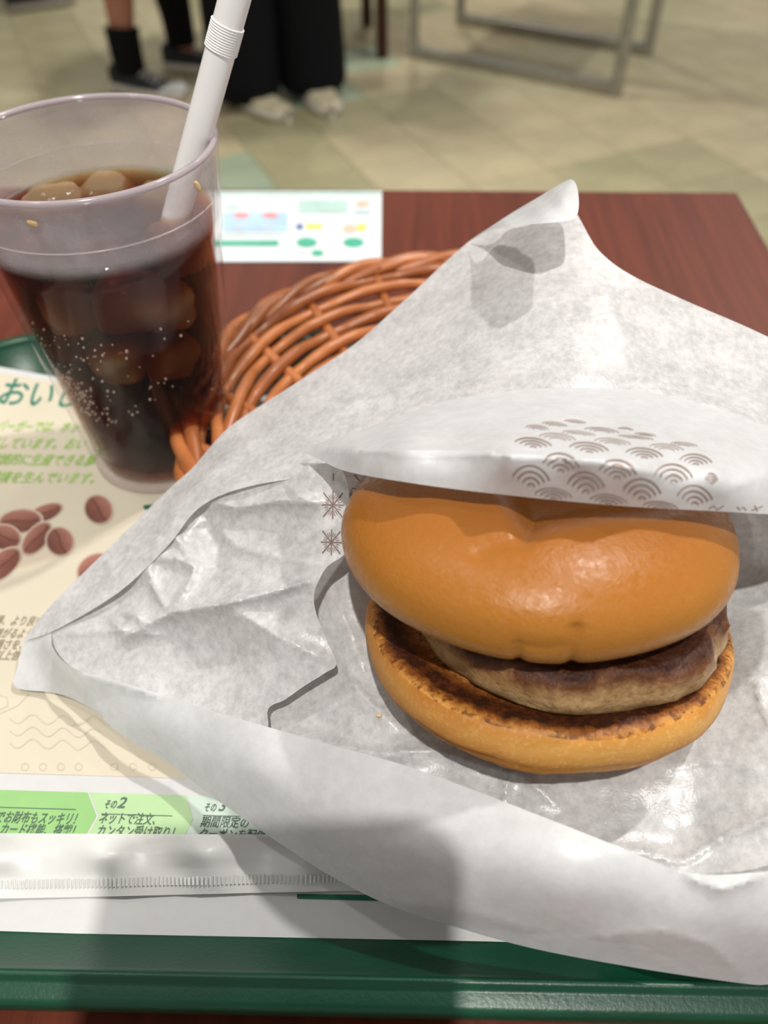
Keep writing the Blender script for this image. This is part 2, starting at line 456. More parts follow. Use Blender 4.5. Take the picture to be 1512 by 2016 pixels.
# ------------------------------------------------------------------ placemat
MZ = 0.0030
MYAW = radians(-2.8)
mo = P(0, 1833, MZ)
placemat = empty('paper_placemat', (mo.x, mo.y, MZ), 'cream printed paper placemat lying in the green tray', 'placemat', rotz=MYAW)
base_ol = [(-700, 1812, MZ), (0, 1833, MZ), (880, 1862, MZ), (1150, 1872, MZ), (1330, 1540, MZ), (1250, 1000, MZ), (1190, 820, MZ), (900, 790, MZ), (300, 772, MZ), (105, 741, 0.0065), (0, 722, 0.0095), (-130, 712, 0.011), (-190, 900, MZ), (-330, 1250, MZ)]
mat_o = sheet('mat_sheet', base_ol, [(0, 1000, MZ), (0, 1500, MZ), (500, 1500, MZ), (500, 1100, MZ), (900, 1300, MZ), (50, 800, MZ + .0004), (300, 850, MZ), (700, 900, MZ), (-100, 1000, MZ), (400, 1750, MZ), (800, 1750, MZ)], M_MAT, placemat, step=26, crumple=0, smooth_edge=False, hmin=MZ)
def flat(name, pts, mat, parent, h=MZ + 0.0002):
    V = [P(x, y, h) for x, y in pts]
    return obj(name, V, [tuple(reversed(range(len(V))))], mat, parent, smooth=False)
bvm = bvh_of(mat_o)
# cream print follows the sheet
def on_mat(name, pts, mat, lift=0.00012, step=24):
    ol = [(x, y, MZ) for x, y in pts]
    o = sheet(name, ol, [], mat, placemat, step=step, crumple=0, smooth_edge=False)
    M = parent_matrix(placemat); Mi = M.inverted()
    for v in o.data.vertices:
        x, y = Q(M @ v.co); p = cast(bvm, x, y, lift)
        if p is not None: v.co = Mi @ p
    return o
on_mat('cream_print', [(-420, 1511), (0, 1522), (375, 1533), (900, 1549), (1280, 1560), (1200, 1000), (1150, 835), (900, 800), (300, 784), (105, 752), (0, 734), (-115, 722), (-180, 900), (-300, 1250)], M_CREAM, 0.00015)
def ribbon(name, lines, width, mat, lift=0.0003): return strokes_on(mat_o, name, lines, width, mat, placemat, lift)
ribbon('green_rule', [[(x, 1522 + (x) * 11 / 375) for x in range(-400, 900, 50)]], 5, M_DG)
def quad_h(x0, x1, ya, yb, s=0.03): return [(x0, ya + x0 * s), (x1, ya + x1 * s), (x1, yb + x1 * s), (x0, yb + x0 * s)]
flat('green_band', [(-500, 1541), (172, 1560), (190, 1606), (160, 1660), (-520, 1640)], M_LG1, placemat)
flat('light_green_band', [(176, 1560), (366, 1566), (380, 1612), (352, 1668), (164, 1660), (194, 1606)], M_LG2, placemat)
flat('pale_green_band', [(370, 1566), (760, 1577), (760, 1680), (356, 1668), (384, 1612)], M_LG3, placemat)
flat('dark_green_bar', [(585, 1760), (900, 1764), (900, 1778), (585, 1769)], M_DG, placemat)
def jtext(s, x, y, hpx, mat, name='printed_text', parent=None, shear=0.18, yaw=MYAW, h=MZ + 0.0004, squeeze=1.0, w_to=None):
    """printed line of writing; baseline-left at a point of the sheet"""
    c = bpy.data.curves.new(name, 'FONT'); c.body = s; c.shear = shear; c.size = 1.0; c.resolution_u = 3; c.offset = 0.012
    o = bpy.data.objects.new(name + '_tmp', c); COL.objects.link(o)
    bpy.context.view_layer.update()
    me = bpy.data.meshes.new_from_object(o.evaluated_get(bpy.context.evaluated_depsgraph_get()))
    bpy.data.objects.remove(o); bpy.data.curves.remove(c)
    a = P(x, y, h); b = P(x, y - hpx, h); sz = (b - a).length / 0.75
    xs = [v.co.x for v in me.vertices] or [1]
    sx = sz * squeeze
    if w_to: sx = (P(w_to, y, h) - a).length / max(xs)
    par = parent or placemat
    mi = parent_matrix(par).inverted(); R = Matrix.Rotation(yaw, 3, 'Z')
    for v in me.vertices:
        p_ = a + R @ Vector((v.co.x * sx, v.co.y * sz, 0))
        hit = bvm.ray_cast(Vector((p_.x, p_.y, 0.1)), Vector((0, 0, -1)))
        if hit[0] is not None: p_.z = hit[0].z + 0.0004
        v.co = mi @ p_
    me.materials.append(mat); me.name = name
    ob = bpy.data.objects.new(name, me); COL.objects.link(ob); ob.parent = par
    return ob
jtext('その', 203, 1590, 14, M_GREYTEXT, w_to=228); jtext('2', 229, 1590, 22, M_GREYTEXT, w_to=246)
jtext('ネットで注文、', 192, 1619, 18, M_GREYTEXT, w_to=305)
jtext('カンタン受け取り！', 187, 1644, 18, M_GREYTEXT, w_to=343)
jtext('その', 400, 1596, 14, M_GREYTEXT, w_to=425); jtext('3', 428, 1596, 22, M_GREYTEXT, w_to=444)
jtext('期間限定の', 393, 1626, 18, M_GREYTEXT, w_to=489)
jtext('クーポンを配信！', 388, 1650, 18, M_GREYTEXT, w_to=530)
jtext('でお財布もスッキリ！', -12, 1617, 18, M_GREYTEXT, w_to=150)
jtext('カード機能、搭載！', -4, 1641, 18, M_GREYTEXT, w_to=146)
ribbon('thin_rule', [[(x, 1597 + x * .03) for x in range(200, 345, 20)], [(x, 1594 + x * .03) for x in range(400, 520, 20)], [(x, 1590 + x * .03) for x in range(-200, 151, 25)]], 1.6, M_GREYTEXT)
jtext('おいし', -8, 798, 34, M_TEALTEXT, w_to=152, shear=0.1, h=MZ + 0.0006)
for yy, s, xe in ((847, '、バーガーでは、ホッ', 152), (880, '用しています。おい', 166), (912, '継続的に生産できる農', 186), (947, '環境を生んでいます。', 184)):
    jtext(s, -30, yy, 17, M_GREENTEXT, w_to=xe, h=MZ + 0.0005)
for yy, s, xe in ((1229, '場、より良い', 82), (1254, '差がるよう', 60), (1276, '適さを、', 42), (1297, '以上信', 38)):
    jtext(s, -14, yy, 15, M_TANTEXT, w_to=xe)
for pl in ([[(250, 1028), (285, 1026)], [(246, 1042), (280, 1041)], [(283, 1000), (310, 998)]],): ribbon('printed_heading', pl, 9, M_DG)
ribbon('printed_symbol', [[(152, 1395), (195, 1396)], [(160, 1378), (184, 1378)], [(186, 1379), (176, 1394)], [(215, 1426), (224, 1432)]], 4.5, M_DG)
wav = []
for yy in (1415, 1437, 1459):
    wav.append([(20 + k * 4, yy + 9 * sin(k * 0.42) + k * 0.12 + (yy - 1415) * 0.1) for k in range(48)])
for cx in (225, 262, 300, 155, 120, 85, 50): wav.append([(cx + 7 * cos(a), 1510 + 7 * sin(a)) for a in np.linspace(0, 2 * pi, 12)])
wav += [[(62, 1362), (58, 1400), (45, 1440), (28, 1480), (14, 1520)], [(0, 1425), (60, 1428), (190, 1430)], [(66, 1362), (72, 1395), (100, 1422), (140, 1430), (180, 1418)], [(0, 1405), (35, 1390), (58, 1366)], [(0, 1368), (14, 1374), (16, 1390), (0, 1398)], [(0, 1480), (30, 1440), (50, 1400)]]
ribbon('printed_wave_lines', wav, 2.4, M_TANLINE)

# coffee beans printed on the placemat
t = NT('printed_coffee_bean'); co = t.coord('UV')
sp = t.t.nodes.new('ShaderNodeSeparateXYZ'); t.l(co, sp.inputs[0])
ddx = t.math('SUBTRACT', sp.outputs[0], 0.5); ddy = t.math('SUBTRACT', sp.outputs[1], 0.5)
rad = t.math('SQRT', t.math('ADD', t.math('MULTIPLY', ddx, ddx), t.math('MULTIPLY', ddy, ddy)))
slit = t.math('ABSOLUTE', t.math('ADD', ddy, t.math('MULTIPLY', t.math('SINE', t.math('MULTIPLY', ddx, 7.0)), 0.05)))
c1 = t.ramp(t.math('ADD', sp.outputs[1], t.math('MULTIPLY', t.noise(220), 0.3)), [(0.1, srgb(94, 58, 50)), (0.6, srgb(126, 80, 68)), (1.0, srgb(158, 108, 94))])
c2 = t.mix(t.ramp(slit, [(0.0, (0.75, 0.75, 0.75, 1)), (0.06, (0, 0, 0, 1))]), c1, srgb(84, 50, 44))
c3 = t.mix(t.ramp(rad, [(0.40, (0, 0, 0, 1)), (0.5, (1, 1, 1, 1))]), c2, srgb(202, 186, 168))
t.base(c3); t.set(Roughness=0.6, Specular_IOR_Level=0.25); M_BEAN = t.m
def bean(cx, cy, a, b, ang, k):
    V, F, uv = [], [], []
    n = 28; ca, sa = cos(radians(ang)), sin(radians(ang))
    pts = [(0, 0)] + [(cos(2 * pi * i / n), sin(2 * pi * i / n)) for i in range(n)]
    for u, v in pts:
        V.append(P(cx + u * a * ca - v * b * sa, cy + u * a * sa + v * b * ca, MZ + 0.00030 + k * 0.00002)); uv.append((0.5 + u / 2, 0.5 - v / 2))
    F = [(0, 1 + (i + 1) % n, 1 + i) for i in range(n)]
    o = obj('printed_coffee_bean', V, F, M_BEAN, placemat, smooth=False)
    l_ = o.data.uv_layers.new()
    for lp in o.data.loops: l_.data[lp.index].uv = uv[lp.vertex_index]
for k, a in enumerate([(88, 1010, 40, 17, -22), (40, 1026, 46, 25, -6), (72, 1060, 42, 22, -50), (10, 1058, 34, 27, 14), (118, 1066, 31, 29, 60), (194, 1003, 32, 29, 52), (5, 1112, 48, 25, -42), (186, 1118, 40, 28, -30)]): bean(*a, k)

# keep the sheet and its print inside the tray's walls
TM = parent_matrix(tray); PMi = parent_matrix(placemat)
for o in placemat.children:
    for v in o.data.vertices:
        p_ = TM.inverted() @ (PMi @ v.co)
        p_.x = max(-hx + 0.0196, min(hx - 0.0196, p_.x)); v.co = PMi.inverted() @ (TM @ p_)

# ------------------------------------------------------------------ crimped packet
t = NT('packet_film'); t.base((0.66, 0.66, 0.645, 1)); t.set(Roughness=0.38, Specular_IOR_Level=0.45, Alpha=0.93); f = t.noise(60, 4); t.bump(f, 0.2, 0.001); M_PKT = t.m
pk_c = P(300, 1700, MZ)
pk = empty('wet_wipe_packet', (pk_c.x, pk_c.y, MZ), 'white film packet with a crimped seam lying across the placemat', 'packet')
pz = MZ + 0.0012
pk_o = sheet('packet_film', [(-420, 1634, pz), (0, 1640, pz), (300, 1642, pz), (570, 1643, pz), (800, 1645, pz), (800, 1752, pz), (745, 1753, pz), (540, 1757, pz), (250, 1764, pz), (0, 1769, pz), (-420, 1775, pz)],
             [(-300, 1685, pz + .006), (0, 1685, pz + .0058), (200, 1690, pz + .006), (400, 1685, pz + .0065), (600, 1690, pz + .0062), (740, 1690, pz + .005)] + [(x, 1727 - x * .012, pz + .0012) for x in range(-350, 760, 90)] + [(x, 1742 - x * .012, pz + .0006) for x in range(-350, 760, 90)],
             M_PKT, pk, creases=[([(180, 1690), (260, 1678), (420, 1672)], 0.0006, 14), ([(300, 1715), (470, 1700), (560, 1705)], -0.0006, 16), ([(0, 1676), (120, 1683)], 0.0005, 14)], step=11, crumple=0.00025, cscale=0.02)
bvp = bvh_of(pk_o); V, F = [], []
for k in range(0, 110):
    x = -160 + k * 8.2 + random.uniform(-0.5, 0.5); yb = 1752.0 - max(x, 0) * 0.018 - 3; yt = yb - 15 - random.uniform(0, 3)
    q = [cast(bvp, x - 2.6, yt, 0.0001), cast(bvp, x + 2.2, yt, 0.0001), cast(bvp, x + 2.2, yb, 0.0001), cast(bvp, x - 2.6, yb, 0.0001)]
    tq = [cast(bvp, x - 0.2, yt, 0.0007), cast(bvp, x - 0.2, yb, 0.0007)]
    if None in q or None in tq: continue
    i = len(V); V += q + tq
    F += [(i, i + 4, i + 5, i + 3), (i + 4, i + 1, i + 2, i + 5), (i, i + 1, i + 4), (i + 3, i + 5, i + 2)]
cr_o = obj('crimp_ribs', V, F, plain('crimp_film', (0.72, 0.72, 0.70, 1), 0.35), pk, smooth=False); cr_o['kind'] = 'stuff'

# ------------------------------------------------------------------ menu card
def flat_t(name, pts, mat, parent, h): return flat(name, pts, mat, parent, h)
cA, cB, cC, cD = P(330, 515, 0.001), P(751, 514, 0.001), P(752, 376, 0.001), P(360, 376, 0.001)
card = empty('menu_card', ((cA.x + cB.x) / 2, (cA.y + cC.y) / 2, 0), 'white laminated menu card lying on the table behind the cup', 'card')
V = [cA, cB, cC, cD] + [Vector((v.x, v.y, 0.0002)) for v in (cA, cB, cC, cD)]
obj('card_sheet', V, [(0, 1, 2, 3), (7, 6, 5, 4), (0, 4, 5, 1), (1, 5, 6, 2), (2, 6, 7, 3), (3, 7, 4, 0)], M_CARD, card, smooth=False)
ch = 0.00125
def ell_pts(cx, cy, a, b, n=20): return [(cx + a * cos(2 * pi * i / n), cy - b * sin(2 * pi * i / n)) for i in range(n)]
def rq(x0, y0, x1, y1): return [(x0, y1), (x1, y1), (x1, y0), (x0, y0)]
def cflat(name, pts, m_, h=ch):
    V = [P(x, y, h) for x, y in pts]; return obj(name, V, [tuple(range(len(V)))], M_C[m_], card, smooth=False)
cflat('printed_header_stripe', rq(380, 377, 750, 382), 'teal' if False else 'pale')
cflat('printed_text_block', rq(588, 394, 684, 418), 'pale')
cflat('printed_picture', rq(440, 418, 566, 455), 'blue')
for x in (475, 532): cflat('printed_picture', ell_pts(x, 424, 16, 6), 'pink', ch + .0001)
for x in (470, 526): cflat('printed_picture', ell_pts(x, 446, 12, 5), 'grey', ch + .0001)
cflat('printed_button', rq(420, 473, 548, 484), 'teal')
for x in (604, 696): cflat('printed_button', ell_pts(x, 477, 20, 9), 'teal')
cflat('printed_picture', ell_pts(590, 446, 7, 6), 'navy'); cflat('printed_picture', rq(602, 441, 634, 450), 'yellow'); cflat('printed_picture', ell_pts(690, 450, 16, 8), 'tan'); cflat('printed_picture', ell_pts(712, 447, 9, 7), 'yellow', ch + .0001)
cflat('printed_picture', ell_pts(714, 401, 14, 6), 'tan'); cflat('printed_button', rq(698, 413, 730, 421), 'grey'); cflat('printed_logo', ell_pts(625, 498, 12, 6), 'teal')
cflat('printed_text_block', rq(446, 404, 470, 410), 'pale'); cflat('printed_text_block', rq(440, 460, 560, 463), 'grey')
for k in range(13): cflat('printed_glyph', rq(463 + k * 11, 494, 469 + k * 11 + (k % 3), 496 + (k * 7) % 5), 'grey')

# ------------------------------------------------------------------ basket
BC = Vector((0.0343, 0.2418, 0)); BZ = MZ + 0.0006; RIM = 0.0268; RR = 0.1060; RB = 0.062
def rattan(name, c1, c2):
    t = NT(name); f = t.noise(90, 3); t.base(t.ramp(f, [(0.3, c1), (0.7, c2)])); t.set(Roughness=0.34, Specular_IOR_Level=0.5); t.bump(t.noise(500, 2), 0.1, 0.0003); return t.m
M_RAT = [rattan('rattan_brown', srgb(152, 88, 46), srgb(178, 108, 60)), rattan('rattan_tan', srgb(166, 98, 54), srgb(190, 118, 68)), rattan('rattan_dark', srgb(140, 78, 40), srgb(164, 96, 52))]
basket = empty('wicker_basket', (BC.x, BC.y, MZ), 'round brown wicker basket under the paper wrapper beside the cup', 'basket')
NS = 18; SR = 0.0026
BOFF = 0.020      # the foot sits a little nearer than the flared rim
def wall(s, a):   # s 0 base .. 1 rim; a point of the flared wall
    if s < 0.2: u = s / 0.2; r, z = RB + 0.005 * u, BZ + 0.003 + (0.0180 - BZ - 0.003) * u
    else: u = (s - 0.2) / 0.8; r, z = RB + 0.005 + (RR - RB - 0.005) * u, 0.0180 + (RIM - 0.0180) * u
    return BC + Vector((r * cos(a), r * sin(a) - BOFF * (1 - max(0, (r - RB) / (RR - RB))), z))
lev = 9
for i in range(lev):
    s = 0.06 + 0.86 * i / (lev - 1)
    for strand in range(1):
        pts = []
        N = 216
        ph = pi * (i % 2)
        for k in range(N):
            a = 2 * pi * k / N
            wv = sin(NS / 2 * a + ph)
            off = 0.0024 * max(-1, min(1, wv * 1.5))
            pts.append(wall(s + 0.012 * sin(3 * a + i), a) + Vector((-off * 0.6 * cos(a), -off * 0.6 * sin(a), off * 0.8)))
        obj('weaver', *tube(pts, SR * random.uniform(0.95, 1.1), 8, closed=True), M_RAT[i % 3], basket)
for k in range(NS):
    a = 2 * pi * (k + 0.5) / NS
    pts = [BC + Vector((0.012 * cos(a), 0.012 * sin(a) - BOFF, BZ + 0.002))]
    for q in range(11):
        pts.append(wall(q / 10, a) - Vector((0, 0, 0.0012)))
    r, z = RR, RIM
    for q in range(1, 7):     # bent over into the border
        aa = a + 0.07 * q; pts.append(BC + Vector(((r + 0.002 * sin(q)) * cos(aa), (r + 0.002 * sin(q)) * sin(aa), z + 0.0026 * sin(q * pi / 6))))
    obj('stake', *tube(pts, SR * 0.95, 8), M_RAT[k % 3], basket)
for k in range(3):
    N = 240; pts = []
    for q in range(N):
        a = 2 * pi * q / N; ph = a * 9 + k * 2 * pi / 3
        r = RR + 0.0012 + 0.0030 * cos(ph); z = RIM + 0.0005 + 0.0024 * sin(ph)
        pts.append(BC + Vector((r * cos(a), r * sin(a), z)))
    obj('rim_strand', *tube(pts, SR * 1.05, 8, closed=True), M_RAT[k], basket)
for k in range(9):
    r = 0.057 - k * 0.0058; pts = []
    for q in range(120):
        a = 2 * pi * q / 120; pts.append(BC + Vector((r * cos(a), r * sin(a) - BOFF, BZ + 0.002 + 0.0016 * sin(NS / 2 * a + pi * (k % 2)))))
    obj('base_weaver', *tube(pts, SR, 6, closed=True), M_RAT[k % 3], basket)

# ------------------------------------------------------------------ cup, drink, ice, straw
CC = Vector((-0.0877, 0.2477, MZ + 0.0004)); CH = 0.1200; R_B, R_T = 0.0272, 0.0404
def cr_(z): return R_B + (R_T - 0.0005 - R_B) * (z / CH)
t = NT('frosted_cup_plastic')
frs = t.coord(); sp = t.t.nodes.new('ShaderNodeSeparateXYZ'); t.l(frs, sp.inputs[0])
zf = t.math('DIVIDE', sp.outputs[2], CH)
fro = t.ramp(zf, [(0.0, (.30,) * 3 + (1,)), (0.06, (.010,) * 3 + (1,)), (0.805, (.010,) * 3 + (1,)), (0.83, (.27,) * 3 + (1,)), (1.0, (.26,) * 3 + (1,))])
scr = t.ramp(t.noise(140, 4, 0.7), [(0.35, (0.8,) * 3 + (1,)), (0.7, (1.2,) * 3 + (1,))])
tr = t.n('ShaderNodeBsdfTransparent'); tr.inputs[0].default_value = (0.95, 0.93, 0.935, 1)
df = t.n('ShaderNodeBsdfDiffuse'); df.inputs[0].default_value = (0.80, 0.74, 0.76, 1)
tl = t.n('ShaderNodeBsdfTranslucent'); tl.inputs[0].default_value = (0.84, 0.78, 0.80, 1)
ms = t.n('ShaderNodeMixShader'); ms.inputs[0].default_value = 0.5; t.l(df.outputs[0], ms.inputs[1]); t.l(tl.outputs[0], ms.inputs[2])
m1 = t.n('ShaderNodeMixShader'); t.l(t.math('MULTIPLY', fro, scr), m1.inputs[0]); t.l(tr.outputs[0], m1.inputs[1]); t.l(ms.outputs[0], m1.inputs[2])
gl = t.n('ShaderNodeBsdfGlossy'); gl.inputs['Roughness'].default_value = 0.08
m2 = t.n('ShaderNodeMixShader'); t.l(t.schlick(0.02, 0.55), m2.inputs[0]); t.l(m1.outputs[0], m2.inputs[1]); t.l(gl.outputs[0], m2.inputs[2])
t.l(m2.outputs[0], t.out.inputs['Surface']); M_CUP = t.m
cup = empty('drink_tumbler', tuple(CC), 'clear frosted plastic tumbler of iced cola on the placemat', 'cup')
RG = 0.092      # stacking ledge
prof = [(0, 0.0016), (R_B - 0.006, 0.0016), (R_B - 0.004, 0.0), (R_B - 0.0012, 0.0), (R_B, 0.0014), (cr_(0.02), 0.02), (cr_(0.05), 0.05), (cr_(RG - 0.001), RG - 0.001), (cr_(RG) + 0.0005, RG), (cr_(RG + .004) + 0.0005, RG + 0.004),
        (cr_(CH - 0.004) + 0.0004, CH - 0.004), (R_T - 0.0002, CH - 0.0022), (R_T, CH - 0.001), (R_T - 0.0005, CH), (R_T - 0.0015, CH), (R_T - 0.0021, CH - 0.0012), (R_T - 0.0024, CH - 0.005),
        (cr_(RG) - 0.0017, RG + 0.001), (cr_(RG) - 0.0022, RG - 0.001), (cr_(0.05) - 0.0021, 0.05), (cr_(0.012) - 0.0022, 0.012), (R_B - 0.0050, 0.0068), (0, 0.0065)]
local(cup, 'tumbler_wall', lathe(prof, 96), M_CUP)
t = NT('cup_rim_plastic'); t.base((0.50, 0.43, 0.46, 1)); t.set(Roughness=0.15, Specular_IOR_Level=0.6, Alpha=0.62); M_RIM = t.m
local(cup, 'rim_bead', tube([(cos(2 * pi * k / 96) * (R_T - 0.0010), sin(2 * pi * k / 96) * (R_T - 0.0010), CH) for k in range(96)], 0.0011, 8, closed=True), M_RIM)
t = NT('cup_ring_plastic'); t.base((0.66, 0.60, 0.60, 1)); t.set(Roughness=0.2, Specular_IOR_Level=0.6, Alpha=0.3)
local(cup, 'stacking_ring', tube([(cos(2 * pi * k / 96) * (cr_(0.1055) + 0.0004), sin(2 * pi * k / 96) * (cr_(0.1055) + 0.0004), 0.1055) for k in range(96)], 0.00028, 6, closed=True), t.m)
LZ = 0.0985     # drink level above the cup's foot
t = NT('cola'); tr = t.n('ShaderNodeBsdfTransparent'); gl = t.n('ShaderNodeBsdfGlossy'); gl.inputs['Roughness'].default_value = 0.03
m1 = t.n('ShaderNodeMixShader'); t.l(t.schlick(0.022, 0.9), m1.inputs[0]); t.l(tr.outputs[0], m1.inputs[1]); t.l(gl.outputs[0], m1.inputs[2]); t.l(m1.outputs[0], t.out.inputs['Surface'])
va = t.n('ShaderNodeVolumeAbsorption'); va.inputs['Color'].default_value = (0.76, 0.45, 0.08, 1); va.inputs['Density'].default_value = 330
t.l(va.outputs[0], t.out.inputs['Volume']); M_COLA = t.m
lp = [(0, 0.0070), (R_B - 0.0055, 0.0073), (cr_(0.012) - 0.0026, 0.0124), (cr_(0.05) - 0.0025, 0.05), (cr_(RG) - 0.0026, RG - 0.001), (cr_(LZ) - 0.0026, LZ + 0.0006), (cr_(LZ) - 0.0040, LZ), (0, LZ)]
dk = local(cup, 'cola', lathe(lp, 80), M_COLA); dk['label'] = 'dark brown fizzy cola'
t = NT('ice'); t.base((0.62, 0.46, 0.27, 1)); t.set(Roughness=0.15, Specular_IOR_Level=0.5)
tr = t.n('ShaderNodeBsdfTransparent'); tl = t.n('ShaderNodeBsdfTranslucent'); tl.inputs[0].default_value = (0.74, 0.58, 0.36, 1)
m1 = t.n('ShaderNodeMixShader'); m1.inputs[0].default_value = 0.5; t.l(t.b.outputs[0], m1.inputs[1]); t.l(tl.outputs[0], m1.inputs[2])
m2 = t.n('ShaderNodeMixShader'); m2.inputs[0].default_value = 0.55; t.l(m1.outputs[0], m2.inputs[1]); t.l(tr.outputs[0], m2.inputs[2])
t.l(m2.outputs[0], t.out.inputs['Surface']); t.bump(t.noise(180, 3), 0.4, 0.001); M_ICE = t.m
def ice_mesh(sx, sy, sz, seed):
    bm = bmesh.new(); bmesh.ops.create_cube(bm, size=1); bmesh.ops.subdivide_edges(bm, edges=bm.edges[:], cuts=6, use_grid_fill=True)
    for v in bm.verts:
        c = v.co.copy(); n_ = (abs(c.x) ** 2.6 + abs(c.y) ** 2.6 + abs(c.z) ** 2.6) ** (1 / 2.6); c = c / n_ * 0.5
        q = Vector((c.x * sx, c.y * sy, c.z * sz)); v.co = q * (1 + 0.16 * noise.noise(c * 3 + Vector((seed, 0, 0))))
    bm.verts.index_update(); V = [v.co.copy() for v in bm.verts]; F = [tuple(v.index for v in f.verts) for f in bm.faces]; bm.free(); return V, F
ices = [(-0.022, 0.016, .006, 0.3), (-0.004, 0.024, .004, 1.1), (0.015, 0.017, .005, 2.0), (0.024, -0.003, .002, 0.6), (-0.026, -0.006, -.003, 2.6), (-0.012, -0.022, -.008, 1.7), (0.010, -0.0225, -.007, 0.2), (0.0235, -0.016, -.012, 2.2), (-0.003, -0.002, -.002, 0.9), (-0.021, -0.014, -.024, 0.5), (0.001, -0.0225, -.027, 1.4), (0.018, -0.0165, -.031, 0.8), (-0.0115, 0.006, -.022, 1.9), (0.012, 0.006, -.020, 0.1)]
where = ['at the far left of the drink surface', 'at the far edge of the drink surface', 'beside the straw at the drink surface', 'at the right edge of the drink surface', 'at the left edge of the drink surface', 'just under the near left surface', 'just under the near middle surface', 'just under the near right surface', 'in the middle of the drink surface', 'lower down by the near left wall', 'lower down by the near middle wall', 'lower down by the near right wall', 'sunk behind the others on the left', 'sunk behind the others on the right']
for k, (x, y, dz, rz) in enumerate(ices):
    V, F = ice_mesh(*(random.uniform(0.019, 0.024), random.uniform(0.016, 0.020), random.uniform(0.015, 0.020)), k * 3.1)
    lim = cr_(LZ + dz) - 0.0150
    L = math.hypot(x, y); s = min(1, lim / L) if L > 0 else 1
    o = obj('ice_cube', [Matrix.Rotation(rz, 3, 'Z') @ Matrix.Rotation(0.35 * sin(k * 2.3), 3, 'X') @ v for v in V], F, M_ICE)
    o.location = CC + Vector((x * s, y * s, LZ + dz - 0.0122))
    tag(o, 'rounded amber-tinted ice cube ' + where[k], 'ice cube', 'ice cubes in the cola')
# bubbles clinging to the inner wall
V, F = [], []
for k in range(230):
    a = radians(random.gauss(-108, 34)); z = 0.034 + 0.040 * random.random() ** 0.9
    if random.random() < 0.45: a = radians(random.gauss(-128, 12)); z = 0.036 + 0.018 * random.random()
    r = cr_(z) - 0.0030; rr = random.uniform(0.00022, 0.00055)
    bv_, bf_ = lathe([(0, -rr), (rr * .7, -rr * .7), (rr, 0), (rr * .7, rr * .7), (0, rr)], 6, (r * cos(a), r * sin(a), z))
    o_ = len(V); V += bv_; F += [tuple(i + o_ for i in q) for q in bf_]
bb = local(cup, 'bubbles', (V, F), plain('bubble_film', (0.55, 0.5, 0.46, 1), 0.2)); bb['kind'] = 'stuff'
for x, y, a in ((65, 438, 0.3), (385, 365, 1.2)):
    p = None
    bvw = bvh_of(next(o for o in cup.children if o.name.startswith('tumbler_wall')))
    p = cast(bvw, x, y, 0.0006)
    V, F = ice_mesh(0.0030, 0.0012, 0.0016, x)
    obj('stuck_seed', [p + Matrix.Rotation(a, 3, 'Y') @ v for v in V], F, plain('seed_tan', srgb(196, 166, 120), 0.4), cup)
# straw
M_STRAW = plain('straw_white', (0.92, 0.91, 0.90, 1), 0.38, 0.4, 0.01)
A = P(372, 330, 0.1155); bot = P(230, 855, CC.z + 0.0105); D = (A - bot).normalized(); SRAD = 0.0042
straw = empty('drinking_straw', tuple(bot), 'white bendy drinking straw leaning in the tumbler', 'straw')
def along(pz): return A + D * ((pz - A.z) / D.z)
bl = P(432, 110, 0.1405).z; tp = P(458, 42, 0.149).z
s0 = (P(433, 100, 0.1418) - A).dot(D); 
def at_y(y):     # point on the straw axis seen at picture row y
    lo, hi = -0.02, 0.12
    for _ in range(40):
        mid = (lo + hi) / 2
        if Q(A + D * mid)[1] > y: lo = mid
        else: hi = mid
    return (lo + hi) / 2
tb0, tb1 = at_y(100), at_y(45)
pts = [bot]; rs = [SRAD]
pts.append(A + D * (tb0 - 0.0006)); rs.append(SRAD)
lower = tube([bot, A + D * tb0], SRAD, 28, cap=False)
obj('lower_tube', *join(tube([bot, bot + D * 0.03, A, A + D * tb0], SRAD, 28, cap=False), tube([A + D * tb0, A, bot], SRAD - 0.0004, 28, cap=False)), M_STRAW, straw)
NB = 11; pts, rs = [], []
for k in range(NB * 6 + 1):
    u = k / (NB * 6); pts.append(A + D * (tb0 + (tb1 - tb0) * u)); rs.append(SRAD + 0.00018 + 0.00034 * (0.5 - 0.5 * cos(2 * pi * k / 6)))
rs[0] = rs[-1] = SRAD
obj('bellows', *tube(pts, rs, 28, cap=False), M_STRAW, straw)
obj('mouthpiece_tube', *join(tube([A + D * tb1, A + D * (tb1 + 0.02), A + D * (tb1 + 0.045)], SRAD * 1.01, 28, cap=False), tube([A + D * (tb1 + 0.045), A + D * tb1], SRAD - 0.0004, 28, cap=False)), M_STRAW, straw)

